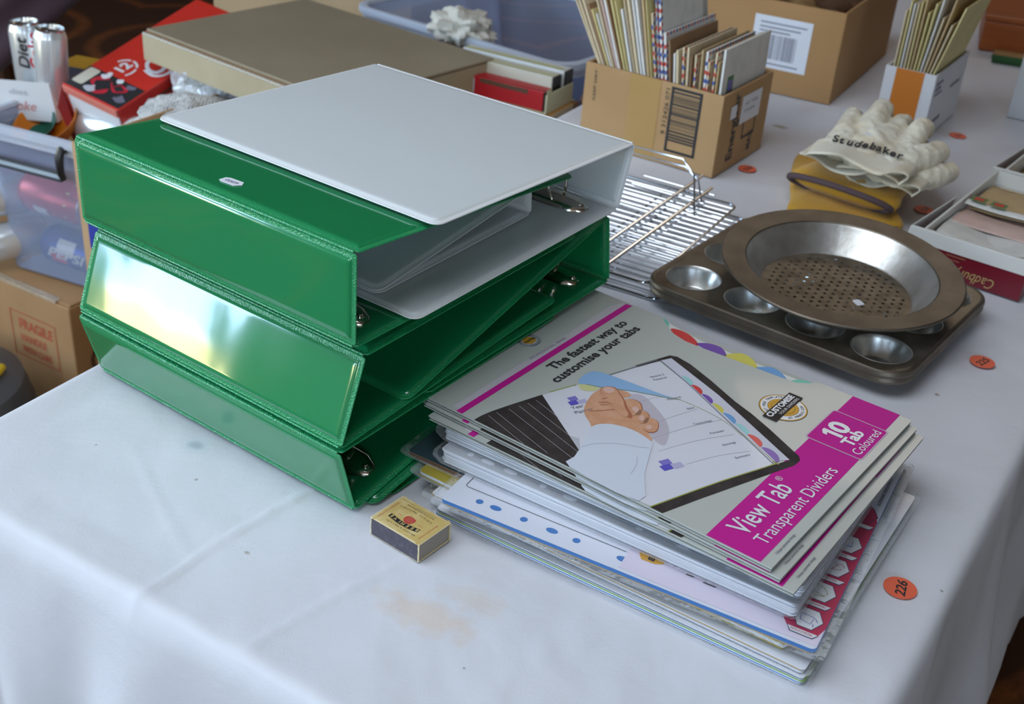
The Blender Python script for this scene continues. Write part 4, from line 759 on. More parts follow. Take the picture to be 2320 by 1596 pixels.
for i in range(NE):
    k = i/(NE-1); lean = .02+.50*k**1.25+rnd.uniform(-.012, .012); y = .0085+k*.183-k*.106*math.tan(lean)
    if i == 0: col, h, w = 'white', .162, .138
    elif k < .42: col = rnd.choice(('cream', 'cream', 'buff', 'buff', 'white', 'brown', 'cream', 'pale yellow')); h = .140+rnd.random()*.026+.012*k; w = .140+rnd.random()*.006
    else: col = rnd.choice(('cream', 'white', 'buff', 'brown', 'orange', 'buff', 'cream', 'pale yellow', 'pink', 'white', 'pale yellow', 'cream', 'cream')); h = .185+rnd.random()*.07; w = .143+rnd.random()*.004
    if i in (14, 15): col, h, w = ('white', .225, .12) if i == 14 else ('grey', .28, .145)
    air = i and k < .5 and rnd.random() < .55; st = 2 if i == 0 else (rnd.randrange(5) if rnd.random() < .5 else None)
    lab = '%s envelope%s, %s from the barcode box\'s right end' % (('tall ' if h > .18 else 'short ')+col, ' with airmail border' if air else (' with a stamp' if st is not None else ''), ORD[i])
    envelope(lab, 'envelopes in the cardboard box', eb, y, w, h, .0055+rnd.random()*.003, lean, col, air, st, rnd, .0013+rnd.random()*.002)
bb = carton('packing_carton', 'plain brown carton with a white barcode label, full of brown knobbly bits', 'box', (.4627, 1.8336), 1.10, .36, .25, .0005, .142, mat('tan_cardboard', (.40, .22, .085), .7, bump=(60, .0005, 3)))
T = LF(bb); rect('paper_label', -.140, -.047, .038, .118, STICKW, bb, T, .0003); bars('printed_barcode', -.132, -.068, .052, .090, mat('grey_barcode', (.25, .26, .32), .6), bb, T, True, 9, z=.0005)
for yy, ww in ((.108, .075), (.101, .066), (.095, .05), (.045, .07)): rect('printed_line', -.130, -.130+ww, yy-.0015, yy+.001, mat('grey_barcode', (.25, .26, .32), .6), bb, T, .0005)
BK = [mat('brown_bark', (.20, .105, .035), .8, bump=(90, .003, 4), var=((.34, .20, .075), 40, .4, .7)), mat('dark_bark', (.09, .04, .015), .8, bump=(90, .003, 4))]
spots = [(.035, .03), (.075, .035), (.03, .075), (.075, .085), (.03, .12), (.08, .135), (.03, .165), (.12, .05), (.12, .10), (.03, .21), (.12, .16), (.17, .06), (.17, .12), (.08, .19)]
wheres = ['nearest the box corner', 'second along the right wall', 'second along the left wall', 'just behind the front corner pieces', 'third along the left wall', 'in the second row, left of middle', 'fourth along the left wall', 'third along the right wall', 'in the middle of the heap', 'at the far left end', 'left of the heap middle, further back', 'fourth along the right wall', 'right of the heap middle, further back', 'far left in the second row']
for i, (x, y) in enumerate(spots):
    r2 = random.Random(i); sx = .020+r2.random()*.012
    o = MB().grid(lambda u, v: ((sx*1.5*math.cos(u*2*PI)*math.sin(v*PI)*(1+.35*noise.noise((math.cos(u*2*PI)*2, v*4, i)))), sx*.8*math.sin(u*2*PI)*math.sin(v*PI)*(1+.35*noise.noise((math.sin(u*2*PI)*2, v*4, i+5))), sx*.75*math.cos(v*PI)), 14, 9).build('bark_piece', BK[i % 2], None, smooth=True, angle=None)
    o.matrix_world = bb.matrix_basis @ Matrix.Translation((max(x, .052), max(y, .05), .098+r2.random()*.010)) @ Matrix.Rotation(r2.random()*6, 4, 'Z') @ Matrix.Rotation(r2.uniform(-.5, .5), 4, 'X')
    tag(o, 'knobbly %sbrown piece in the plain carton, %s' % ('dark ' if i % 2 else '', wheres[i]), 'bark', 'brown pieces in the carton')
bed = MB().box(.005, .355, .005, .245, .004, .092).build('packing_fill', BK[1], bb); bed['kind'] = 'stuff'
wb = carton('white_carton', 'small white carton with an orange panel, holding a row of envelopes', 'box', (.5693, 1.6878), 1.03, .178, .074, .0005, .100, mat('white_carton_card', (.62, .62, .64), .5, coat=.1), th=.003)
T = LF(wb); rect('printed_panel', -.058, -.017, 0, .100, mat('orange_panel_print', (.52, .16, .012), .5), wb, T, .0002)['label'] = 'orange panel'
T = RF(wb)
for a, b_, c, d_ in ((.010, .045, .082, .086), (.010, .038, .074, .078), (.012, .05, .066, .069), (.02, .075, .020, .026), (.02, .06, .012, .016), (.1, .15, .06, .064)): rect('printed_line', a, b_, c, d_, GREYTX, wb, T, .0003)
for i in range(13):
    k = i/12; col = rnd.choice(('cream', 'cream', 'pale yellow', 'white', 'white', 'buff')); h = .165+rnd.random()*.05; lean = .22*max(0, 1-k*1.6)**1.2; lean = -lean
    if i == 12: col, h = 'cream', .175
    envelope('%s envelope%s, %s from the right in the orange panelled carton' % (('tall ' if h > .19 else 'short ')+col, ' with dark stamp' if i == 12 else '', ORD[i]), 'envelopes in the white carton', wb, .0065+.097*math.tan(-lean)+k*.058, .160, h, .006, lean, col, False, 1 if i == 12 else None, rnd, .0020)
def choc_box(label, F, yaw, w, d, name_on):
    t = carton('chocolate_box', label, 'box', F, yaw, w, d, .0005, .036, mat('dark_red_box_card', (.17, .006, .018), .35, coat=.3), th=.002, group='open dark red boxes of letters')
    WH = mat('white_tray_card', (.66, .65, .61), .6)
    for q in ((.002, .005, .002, d-.002), (w-.005, w-.002, .002, d-.002)): MB().box(*q, .003, .048).build('tray_wall', WH, t, bevel=.0006)
    for q in ((.005, w-.005, .002, .005), (.005, w-.005, d-.005, d-.002)): MB().box(*q, .003, .048).build('tray_wall', WH, t, bevel=.0006)
    # folded-over rim of the tray along its near short side, and its outer left wing
    MB().box(-.0012, .0022, -.0005, d+.012, .031, .0485).build('tray_rim', WH, t, bevel=.0006); MB().add([(0, d+.012, .047), (.13, d+.006, .046), (.13, d+.014, .004), (0, d+.016, .004)], [(0, 1, 2, 3)]).build('tray_wing', WH, t, solid=.0012)
    if name_on:
        T = LF(t); text('printed_name', 'Cadbury', .017, mat('gold_print', (.50, .33, .13), .4), t, -.028, .015, .0003, rot=PI, T=T, width=.046, shear=.35)
        for yy, a in ((.022, -.072), (.027, -.066)): rect('printed_line', a-.022, a, yy, yy+.0016, mat('dim_gold_print', (.26, .10, .05), .5), t, T, .0003)
    return t
CF, CY_ = Vector((.5480, 1.1850, 0)), .955
cb = choc_box('open dark red chocolate box with white tray, filled with folded letters', CF, CY_, .262, .122, True)
PC_ = [('folded cream letter lowest at the near end of the open box', 'cream', .012, .010, .10, .100, .030, .0), ('wavy cream letter on the folded ones at the near end of the open box', 'white', .030, .008, .09, .104, .0335, .06), ('salmon pink aerogramme lying across the middle of the open box', 'pink', .068, .006, .052, .108, .038, -.08), ('white strip with red stamps across the letters in the open box', 'white', .122, .003, .022, .112, .0445, -.02), ('buff envelope at the far end of the open box', 'buff', .132, .012, .100, .098, .0385, .03), ('pale pink envelope edge under the buff one in the open box', 'pink', .105, .016, .11, .100, .0300, .05)]
for lab, col, x, y, w, d_, z, r in PC_:
    t = thing('letter', lab, 'letter', (0, 0, 0), 0, 'letters in the open chocolate box'); t.matrix_world = cb.matrix_basis @ Matrix.Translation((x, y, z)) @ Matrix.Rotation(r, 4, 'Z')
    for q in range(2 if 'folded' in lab or 'wavy' in lab else 1):
        MB().grid(lambda u, v: (u*w, v*d_, q*.0024+.0022*math.sin(u*4+q)+.0018*math.sin(v*5+1+q*1.5)*(1.6 if 'wavy' in lab else .7)), 14, 10).build('sheet', EM[col], t, smooth=True, solid=.0006)
    if 'strip' in lab:
        for a, c in ((.090, 2), (.066, 2)): rect('stamp', .003, .019, a, a+.018, STAMPS[c], t, None, .0052); rect('stamp_picture', .006, .016, a+.003, a+.015, STAMPS[0], t, None, .0054)
fill = MB().box(.006, .256, .006, .116, .004, .0285).build('paper_fill', EM['cream'], cb, bevel=.001); fill['kind'] = 'stuff'
cb2 = choc_box('second open white lined box behind the first chocolate box', (CF+dirv(CY_)*.268+dirv(CY_+PI/2)*(-.004)).xy, CY_, .25, .120, False)
t = thing('letter', 'brown paper lying in the second open box at the right edge', 'letter'); t.matrix_world = cb2.matrix_basis @ Matrix.Translation((.02, .012, .028)); MB().grid(lambda u, v: (u*.2, v*.094, .003*math.sin(v*6)+.004*math.sin(u*5)), 12, 10).build('sheet', EM['buff'], t, smooth=True, solid=.0008)
f2 = MB().box(.006, .244, .006, .114, .004, .022).build('paper_fill', EM['buff'], cb2); f2['kind'] = 'stuff'
wc = Vector((.7456, 1.8466, 0)); yw = 1.03; F = wc - dirv(yw+PI/2)*.28
carton('white_carton', 'tall plain white carton cut off by the right edge of the photo', 'box', F.xy, yw, .25, .28, .0005, .20, mat('grey_white_card', (.50, .50, .51), .6), th=.003)
OB = at(2215, 113); OD = at(2320, 129)-OB; oy = math.atan2(OD.y, OD.x)
t = thing('wooden_box', 'orange brown wooden box beyond the boxes at the right edge', 'box', OB, oy); WD = mat('orange_brown_wood', (.36, .095, .018), .45, scale_xyz=(1, 14, 14), var=((.26, .06, .012), 6, .4, .7))
MB().box(0, .30, 0, .17, .0005, .055).build('body', WD, t, bevel=.003); MB().box(-.002, .302, -.002, .172, .0555, .066).build('lid', WD, t, bevel=.002)
G0 = at(2246, 141); t = thing('book', 'green covered book lying flat in front of the orange brown box', 'book', G0, oy)
MB().box(0, .12, 0, .045, .0005, .003).build('cover', mat('dark_green_cloth', (.02, .085, .02), .6), t); MB().box(.002, .118, .001, .045, .003, .013).build('pages', mat('brown_page_edges', (.33, .19, .07), .8), t); MB().box(0, .12, 0, .004, .003, .014).build('spine', mat('dark_green_cloth', (.02, .085, .02), .6), t, bevel=.001)
BW = at(2262, 38); o = MB().lathe([(.002, .0005), (.035, .001), (.058, .03), (.070, .075), (.072, .08), (.069, .078), (.055, .03), (.03, .006), (.002, .005)], 36).build('bowl', mat('deep_blue_plastic', (.006, .03, .22), .35, coat=.3), smooth=True); o.location = BW+Vector((.01, .09, 0)); tag(o, 'deep blue bowl behind the orange brown box', 'bowl')
o = MB().lathe([(.001, .0005), (.014, .002), (.022, .02), (.014, .038), (.001, .04)], 20).build('ball', mat('dull_red_ball', (.30, .03, .015), .5), smooth=True); o.location = at(2302, 26)+Vector((0, .04, 0)); tag(o, 'small red ball beside the deep blue bowl', 'ball')

# ------------------------------------------------------------------ cartons, tubs and cans beyond the left edge of the table
K = at(155, 697, -.366); AY = 1.06
ca = thing('brown_carton', 'closed brown carton with red printing standing on the floor under the clear tub', 'box', (K.x, K.y, FLOOR), AY)
hA = -.366-FLOOR; OLDC = mat('old_brown_cardboard', (.36, .20, .085), .7, bump=(50, .0006, 3), var=((.30, .16, .065), 7, .4, .7))
MB().box(0, .40, 0, .50, 0, hA-.004).build('body', OLDC, ca, bevel=.002)
MB().box(.004, .196, .002, .498, hA-.0038, hA).build('top_flap', OLDC, ca, bevel=.001); MB().box(.202, .396, .002, .498, hA-.0038, hA).build('top_flap', OLDC, ca, bevel=.001)
MB().box(-.001, .012, .03, .47, hA-.0036, hA+.0012).build('torn_tape', mat('glossy_clear_tape', (.42, .32, .22), .15, coat=.6, bump=(120, .003, 3)), ca, bevel=.0006)
T = LF(ca); RDP = mat('faded_red_print', (.40, .075, .03), .7)
for a, b_, c, d_ in ((-.150, -.040, hA-.052, hA-.050), (-.150, -.148, hA-.135, hA-.050), (-.042, -.040, hA-.135, hA-.050), (-.150, -.040, hA-.135, hA-.133)): rect('printed_frame', a, b_, c, d_, RDP, ca, T, .0003)
text('printed_warning', 'FRAGILE', .026, RDP, ca, -.130, hA-.080, .0003, T=T, width=.080, bold=.0008); text('printed_warning', 'HANDLE', .019, RDP, ca, -.130, hA-.104, .0003, T=T, width=.062, bold=.0006); text('printed_warning', 'WITH CARE', .017, RDP, ca, -.130, hA-.126, .0003, T=T, width=.072, bold=.0005)
T = RF(ca); DKP = mat('dark_brown_print', (.10, .045, .02), .7)
for x, y in ((.055, hA-.055), (.055, hA-.115)): lines('printed_ring', [[(x+.022*math.cos(a), y+.022*math.sin(a)) for a in np.linspace(0, 2*PI, 25)]], .007, DKP, ca, .0003, T)
# dark grey drum with a yellow band, low at the left edge
DC = Vector((-.905, 1.565, FLOOR)); dr = thing('grey_drum', 'dark grey rounded plastic drum with a yellow trim at the lower left', 'drum', DC)
DG = mat('dark_grey_plastic', (.075, .078, .085), .5)
MB().lathe([(.002, .0), (.13, .0), (.145, .02), (.152, .12), (.150, .22), (.138, .268), (.105, .292), (.05, .302), (.002, .303)], 48).build('body', DG, dr, smooth=True)
MB().tube([(.11*math.cos(a), .11*math.sin(a), .296+.010*math.sin((a+2.6)*1.2)) for a in np.linspace(-2.6, 0.2, 20)], .0065, 8).build('yellow_trim', mat('yellow_plastic_trim', (.62, .42, .01), .4), dr, smooth=True)
MB().lathe([(.016, 0), (.016, .02), (.012, .026), (.002, .027)], 18, T=Matrix.Translation((.06, -.132, .12)) @ Matrix.Rotation(PI/2, 4, 'X')).build('knob', BLACKP, dr, smooth=True)
# clear tubs
FROST = see('frosted_clear_plastic', (.50, .58, .78), .25, .34, .5, bump=(9, .001, 1)); FROST_RIM = see('frosted_plastic_rim', (.72, .78, .88), .3, .62, .35)
def tub(label, F, yaw, w, d, z0, h, taper):
    """open tapered tub with rounded corners: F is the near corner of its foot"""
    t = thing('storage_tub', label, 'storage tub', (F.x, F.y, z0), yaw, 'clear plastic tubs')
    lp = lambda g, z, r=.03: [(x, y, z) for x, y in rrect(-g, w+g, -g, d+g, r+g*.5, 6)]
    MB().loft([lp(-.004, .0015, .02), lp(0, .006, .02), lp(taper*.55, h*.55), lp(taper*.95, h*.93), lp(taper, h)], cap1=False).build('tub_wall', FROST, t, smooth=True)
    MB().loft([lp(taper, h-.026), lp(taper+.006, h-.024), lp(taper+.006, h-.012), lp(taper+.012, h-.010), lp(taper+.012, h), lp(taper+.008, h+.002), lp(taper, h+.001), lp(taper-.002, h-.004)], cap0=False, cap1=False).build('rim', FROST_RIM, t, smooth=True)
    return t
TF = Vector((-.600, 1.676, -.366)); TYW = 1.20
t1 = tub('clear plastic tub of drink cans standing on the brown carton', TF, TYW, .30, .262, -.3655, .262, .014)
hd = thing('', None, None) if False else None
CLIP = [(-.016, .215, .196), (-.030, .215, .196), (-.034, .215, .180), (-.034, .215, .165), (-.031, .215, .150)]
def tub_handle(t, y0, y1, z):
    for y in (y0, y1): MB().tube([(-.013, y, z+.030), (-.026, y, z+.034), (-.032, y, z+.022), (-.033, y, z), (-.028, y, z-.012)], [.006, .007, .0065, .006, .005], 8).build('latch', BLACKP, t, smooth=True)
    hb = MB(); hb.box(-.034, -.028, y0, y1, z-.016, z-.012); hb.box(-.034, -.028, y0, y1, z-.004, z-.0005); hb.build('handle_bar', BLACKP, t, bevel=.001)
    MB().box(-.031, -.029, y0, y1, z-.012, z-.004).build('handle_insert', mat('pale_blue_grey_bar', (.45, .52, .58), .3), t)
tub_handle(t1, .098, .262, .216)
def can(label, pos, axis, r, h, mats, group, art=None, spin=0):
    a = Vector(axis).normalized(); t = thing('drink_can', label, 'can', pos, 0, group); q = Vector((0, 0, 1)).rotation_difference(a)
    t.matrix_world = Matrix.Translation(pos) @ q.to_matrix().to_4x4() @ Matrix.Rotation(spin, 4, 'Z')
    MB().lathe([(.0005, .003), (r*.70, .001), (r*.80, 0), (r*.84, .001), (r, .012), (r, h-.014), (r*.97, h-.011), (r*.86, h-.003)], 32).build('body', mats, t, smooth=True)
    MB().lathe([(r*.86, h-.003), (r*.87, h), (r*.83, h+.0005), (r*.80, h-.004), (.0005, h-.0045)], 32).build('lid', mat('aluminium', (.72, .72, .70), .22, metal=1), t, smooth=True)
    MB().prism(circ(0, .004, .008, 14, .011), h-.0043, h-.0033).build('pull_tab', mat('aluminium', (.72, .72, .70), .22, metal=1), t)
    return t
def wrap(name, pts, r, m, t, h0=0):
    """print wrapped round a can: (angle, height) outline"""
    mb = MB(); n = 10; P = pts
    rows = 2
    a0 = min(p[0] for p in P); a1 = max(p[0] for p in P); z0_, z1_ = min(p[1] for p in P), max(p[1] for p in P)
    mb.grid(lambda u, v: ((r+.0002)*math.cos(a0+(a1-a0)*u), (r+.0002)*math.sin(a0+(a1-a0)*u), z0_+(z1_-z0_)*v), n, rows)
    return mb.build(name, m, t, smooth=True)
def can_text(t, s, size, m, r, ang, z, w, upright=False):
    """lettering bent round a can; upright runs up the side"""
    c = text('printed_name', s, size, m, t, 0, 0, 0, rot=PI/2 if upright else 0, width=w, bold=.0006, shear=.25); 
    L = Matrix.Rotation(PI/2 if upright else 0, 4, 'Z'); c.matrix_basis = Matrix.Identity(4); bm = bmesh.new(); bm.from_mesh(c.data); bm.transform(L); L = Matrix.Identity(4)
    xs = [v.co.x for v in bm.verts]
    for k in np.arange(min(xs), max(xs), .0022): bmesh.ops.bisect_plane(bm, geom=bm.verts[:]+bm.edges[:]+bm.faces[:], plane_co=(float(k), 0, 0), plane_no=(1, 0, 0))
    bm.to_mesh(c.data); bm.free()
    for v in c.data.vertices:
        p = L @ v.co; a = ang+p.x/r; v.co = ((r+.0004)*math.cos(a), (r+.0004)*math.sin(a), z+p.y)
SILV = mat('silver_can', (.74, .76, .77), .25, metal=.6); REDC = mat('red_can', (.50, .02, .03), .3, metal=.3); BLUEC = mat('blue_can', (.02, .06, .32), .3, metal=.4); WHC = mat('white_can_print', (.72, .72, .72), .35); GOLDC = mat('gold_can_band', (.55, .38, .12), .3, metal=.8); REDP = mat('red_can_print', (.55, .02, .04), .4)
def intub(x, y, z): return t1.matrix_basis @ Vector((x, y, z))
yd = dirv(TYW+PI/2); xd = dirv(TYW)
c = can('red drink can lying on its side in the clear tub', intub(.046, .245, .130), -yd+Vector((0, 0, -.05)), .033, .122, REDC, 'cans inside the clear tub', spin=2.2)
for a in (0, PI): wrap('printed_panel', [(a+2.4, .035), (a+3.2, .062)], .033, WHC, c)
wrap('gold_band', [(0, .096), (2*PI, .103)], .0331, GOLDC, c)
c = can('blue drink can with a red and white patch at the bottom of the clear tub', intub(.044, .212, .045), -yd+Vector((0, 0, -.06)), .033, .122, BLUEC, 'cans inside the clear tub', spin=1.3)
for a in (2.2, 4.3): wrap('printed_patch', [(a, .04), (a+.7, .075)], .033, WHC, c); wrap('printed_patch', [(a+.75, .03), (a+1.3, .06)], .033, REDP, c)
can_text(c, 'PEPSI', .022, WHC, .033, 3.2, .022, .075, True)
can('silver can end upper left in the clear tub', intub(.055, .252, .118), -xd*.8+yd*.5, .031, .11, SILV, 'cans inside the clear tub'); can('silver can end lower left in the clear tub', intub(.06, .235, .048), -xd*.8+yd*.4, .031, .11, SILV, 'cans inside the clear tub')
can('dark blue can at the back of the clear tub', intub(.11, .19, .034), -yd, .033, .122, BLUEC, 'cans inside the clear tub', spin=.5); can('red can at the back of the clear tub', intub(.115, .20, .105), -yd, .033, .122, REDC, 'cans inside the clear tub'); can('dark red can behind the right end of the clear tub', intub(.04, .055, .040), xd, .033, .122, REDC, 'cans inside the clear tub')
GRN = mat('dark_green_plastic', (.008, .10, .065), .4); ORP = mat('orange_plastic', (.60, .17, .008), .4)
def bowl(name, label, px, py, z, r, h, m, tilt):
    o = MB().lathe([(.001, 0), (r*.55, 0), (r*.8, h*.35), (r*.97, h*.9), (r, h), (r*.96, h*.97), (r*.76, h*.36), (r*.5, h*.08), (.001, h*.07)], 40).build(name, m, smooth=True); o.location = at(px, py, z); o.rotation_euler = tilt; return tag(o, label, 'bowl')
bowl('bowl', 'dark green plastic bowl tipped in the top of the clear tub', 72, 300, -.150, .042, .030, GRN, (.5, 0, .2)); bowl('bowl', 'orange plastic bowl tipped in the top of the clear tub beside the green one', 126, 306, -.150, .056, .035, ORP, (.45, -.3, 0))
# two slim cans in a white card carrier
DB = at(84, 252, -.128); 
k1 = can('slim white diet cola can on the left in the white card carrier', DB+Vector((-.013, .032, 0)), (-.03, .02, 1), .026, .138, SILV, 'slim cans in the carrier', spin=-2.0)
k2 = can('slim white diet cola can on the right in the white card carrier', DB+Vector((.028, .000, .002)), (.07, .02, 1), .026, .138, SILV, 'slim cans in the carrier', spin=-2.0)
can_text(k1, 'Diet', .024, INK, .026, .80, .066, .052, True); can_text(k1, 'Coke', .026, REDP, .026, 1.55, .062, .060, True)
cr = thing('card_carrier', 'white card carrier printed in red round the two slim cans', 'drink carrier', DB, .0)
WCD = mat('white_glossy_card', (.72, .73, .74), .3, coat=.4)
mb = MB(); mb.add([(-.056, -.030, -.004), (.046, -.032, -.004), (.036, -.026, .058), (-.048, -.024, .058)], [(0, 1, 2, 3)]); mb.build('front_panel', WCD, cr, solid=.0008)
mb = MB(); mb.add([(.046, -.032, -.004), (.058, .036, -.004), (.054, .036, .05), (.036, -.026, .058)], [(0, 1, 2, 3)]); mb.build('side_panel', WCD, cr, solid=.0008)
mb = MB(); mb.add([(-.056, -.030, -.0045), (.046, -.032, -.0045), (.058, .036, -.0045), (-.056, .040, -.0045)], [(0, 1, 2, 3)]); mb.build('base_panel', WCD, cr, solid=.0008)
T = face_frame(Vector((-.05, -.0312, 0)), (1, -.02, 0), (0, -1, .1)); PNK = mat('pale_red_print', (.62, .22, .20), .4); text('printed_name', 'diet', .013, GREYLN, cr, .020, .037, .0006, T=T, width=.030); text('printed_name', 'Coke', .022, PNK, cr, .014, .012, .0006, T=T, width=.046, shear=.2)
rect('printed_mark', 0, .010, .002, .014, PNK, cr, T, .0006)
# small boxes standing behind the cans
def small_box(name, label, P, yaw, w, d, h, m, art=None, lean=0):
    t = thing(name, label, 'box'); t.matrix_world = Matrix.Translation(P) @ Matrix.Rotation(yaw, 4, 'Z') @ Matrix.Rotation(lean, 4, 'X')
    MB().box(0, w, 0, d, 0, h).build('body', m, t, bevel=.001); return t
q1 = small_box('yellow_box', 'yellow carton with a dark red lettered top behind the slim cans', Vector((-.822, 2.0, -.255)), -.30, .075, .06, .170, mat('ochre_card', (.42, .22, .015), .5))
T = RF(q1); rect('printed_top', .0, .075, .115, .170, mat('blue_black_print', (.012, .014, .03), .45), q1, T, .0003); text('printed_name', 'Bother', .026, mat('deep_red_print', (.30, .012, .02), .5), q1, .004, .130, .0005, T=T, width=.062, bold=.0006); text('printed_name', 'AND HI', .016, GREYLN, q1, .006, .116, .0005, T=T, width=.058); lines('printed_lines', [[(.03, .085), (.06, .084)], [(.03, .06), (.065, .059)]], .002, mat('deep_red_print', (.30, .012, .02), .5), q1, .0004, T)
q2 = small_box('silver_box', 'silver grey carton behind the red cola carton', Vector((-.752, 2.04, -.24)), -.25, .10, .06, .155, mat('silver_grey_card', (.42, .43, .50), .4))
# open carton in front, with the cola carton and wrapped things in it
BF = Vector((-.255, 1.328, 0)); 
cbx = carton('open_brown_carton', 'tall open brown carton with a blue mark, behind the green binders', 'box', BF.xy, AY, .33, .42, FLOOR+.001, .70, mat('buff_cardboard', (.48, .30, .15), .7, bump=(50, .0006, 3)))
o = [c for c in cbx.children if c.name.startswith('side_wall')][0]; o.data = MB().prism([(.70, .42), (.70, .385), (.60, .33), (.585, 0), (0, 0), (0, .42)], 0, .004, T=Matrix(((0, 0, 1, 0), (0, 1, 0, 0), (1, 0, 0, 0), (0, 0, 0, 1)))).build('tmp', cbx.children[0].active_material).data; bpy.data.objects.remove(bpy.data.objects['tmp'])
o = [c for c in cbx.children if c.name.startswith('end_wall')][0]; o.scale = (1, 1, .82)
rect('printed_blue_mark', -.405, -.33, .545, .615, mat('deep_blue_print', (.02, .04, .30), .5), cbx, LF(cbx), .0004)
bf = MB().box(.005, .325, .005, .415, .004, .56).build('packing_fill', EM['buff'], cbx); bf['kind'] = 'stuff'
A_, B_, D_ = Vector((-.747, 1.831, -.061)), Vector((-.637, 1.763, -.074)), Vector((-.604, 2.047, .018))
ux = (B_-A_).normalized(); uy = (D_-A_).normalized(); uz = ux.cross(uy).normalized(); uy = uz.cross(ux)
ck = thing('cola_carton', 'red twelve pack cola carton lying tilted beside the clear tub', 'drink carton'); Mx = Matrix((ux, uy, uz)).transposed().to_4x4(); Mx.translation = A_; ck.matrix_world = Mx
RDC = mat('bright_red_carton', (.58, .028, .018), .4, coat=.2); CW, CD, CT = .131, .30, .105
MB().box(0, CW, .0012, CD, -CT, 0).build('body', RDC, ck, bevel=.002)
MB().box(.012, CW-.001, -.0016, .001, -.072, -.014).build('end_flap', WCD, ck, bevel=.0006); MB().box(.004, CW-.002, -.0024, .001, -.0135, -.001).build('end_flap', mat('pale_red_edge', (.66, .20, .15), .4), ck, bevel=.0006)
mb = MB(); mb.add([(0, 0, -.004), (.004, -.022, -.03), (.040, -.030, -.125), (.012, 0, -.11)], [(0, 1, 2, 3)]); mb.build('side_flap', mat('dark_red_flap', (.26, .012, .012), .5), ck, solid=.001)
flat('printed_black_panel', [(.002, .004), (CW-.002, .004), (CW-.002, .060), (.002, .060)], INK, ck, .0003); flat('printed_cream_label', rrect(.006, .030, .016, .058, .004, 4), mat('cream_print', (.60, .56, .46), .4), ck, .0005)
wob = random.Random(4)
for k, (cx, cy, r, m_) in enumerate(((.058, .034, .022, REDP), (.058, .034, .016, INK), (.090, .040, .013, REDP), (.090, .040, .009, INK), (.048, .055, .009, WHITEINK), (.105, .052, .009, GREYTX), (.050, .016, .010, GREYLN), (.112, .022, .010, GREYTX), (.078, .055, .006, WHITEINK))):
    flat('printed_picture', smoothpts([(cx+r*(1+wob.uniform(-.4, .4))*math.cos(a), cy+r*.8*(1+wob.uniform(-.4, .4))*math.sin(a)) for a in np.linspace(0, 2*PI, 9, endpoint=False)], 3), m_, ck, .0004+k*.0001)
text('printed_count', '12', .028, WHITEINK, ck, .060, .070, .0005, rot=PI/2, width=.024, bold=.0012)
lines('printed_ring', [[(.052+.022*math.cos(a), .084+.022*math.sin(a)) for a in np.linspace(a0, a0+1.0, 8)] for a0 in (-.6, .6, 1.8)], .004, WHITEINK, ck, .0005)
text('printed_name', 'Coca-Cola', .062, WHITEINK, ck, .112, .093, .0005, rot=PI/2, width=.19, bold=.0012, shear=.4); lines('printed_swash', [smoothpts([(.085, .100), (.108, .096), (.122, .108), (.122, .130), (.116, .150)], 5, False)], .006, WHITEINK, ck, .0006); lines('printed_swash', [smoothpts([(.030, .150), (.022, .165), (.030, .185), (.055, .190)], 5, False)], .002, mat('dark_red_flap', (.26, .012, .012), .5), ck, .0005)
T = face_frame(Vector((CW+.0003, 0, 0)), (0, 1, 0), (1, 0, 0)); rect('printed_black_panel', .170, .29, -.10, -.006, INK, ck, T); rect('printed_amber_panel', .186, .29, -.085, -.020, AMBER, ck, T, .0002); lines('printed_line', [[(.06, -.02), (.15, -.02)]], .004, DKP, ck, .0003, T)
can('white and red can under the end of the cola carton', at(214, 292, -.115)+Vector((-.035, .06, -.02)), (.9, -.5, .12), .033, .122, SILV, 'cans inside the clear tub'); 
def crumple(name, label, cat, P, sx, sy, sz, m, seed, amp=.35, freq=2.2):
    def fn(u, v):
        a, e = u*2*PI, (v-.5)*PI; d = Vector((math.cos(a)*math.cos(e), math.sin(a)*math.cos(e), math.sin(e)))
        k = 1+amp*(noise.noise(d*freq+Vector((seed, 0, 0)))+.55*abs(noise.noise(d*freq*2.6+Vector((0, seed, 0)))))
        return (d.x*sx*k, d.y*sy*k, d.z*sz*k)
    o = MB().grid(fn, 40, 22).build(name, m, smooth=True, angle=.45); o.location = P; return tag(o, label, cat)
NEWS = mat('newsprint', (.50, .49, .47), .85, scale_xyz=(1, 1, 1)); 
def newsprint():
    m = NEWS; t = m.node_tree; b = t.nodes['Principled BSDF']; tc = nd(t, 'ShaderNodeTexCoord'); w = nd(t, 'ShaderNodeTexWave'); w.inputs['Scale'].default_value = 70; w.inputs['Distortion'].default_value = 2; w.inputs['Detail'].default_value = 3
    n = nd(t, 'ShaderNodeTexNoise'); n.inputs['Scale'].default_value = 140; v = nd(t, 'ShaderNodeTexVoronoi'); v.inputs['Scale'].default_value = 24
    r = nd(t, 'ShaderNodeMapRange'); r.inputs[1].default_value = .55; r.inputs[2].default_value = .8; r2 = nd(t, 'ShaderNodeMapRange'); r2.inputs[1].default_value = .45; r2.inputs[2].default_value = .6; mu = nd(t, 'ShaderNodeMath', operation='MULTIPLY')
    mx = nd(t, 'ShaderNodeMix', data_type='RGBA'); mx.inputs[6].default_value = (.56, .55, .53, 1); mx.inputs[7].default_value = (.13, .13, .13, 1)
    for x in (w, n, v): t.links.new(tc.outputs['Object'], x.inputs['Vector'])
    t.links.new(w.outputs[0], r.inputs[0]); t.links.new(n.outputs[0], r2.inputs[0]); t.links.new(r.outputs[0], mu.inputs[0]); t.links.new(r2.outputs[0], mu.inputs[1]); t.links.new(mu.outputs[0], mx.inputs[0]); t.links.new(mx.outputs[2], b.inputs['Base Color'])
newsprint()
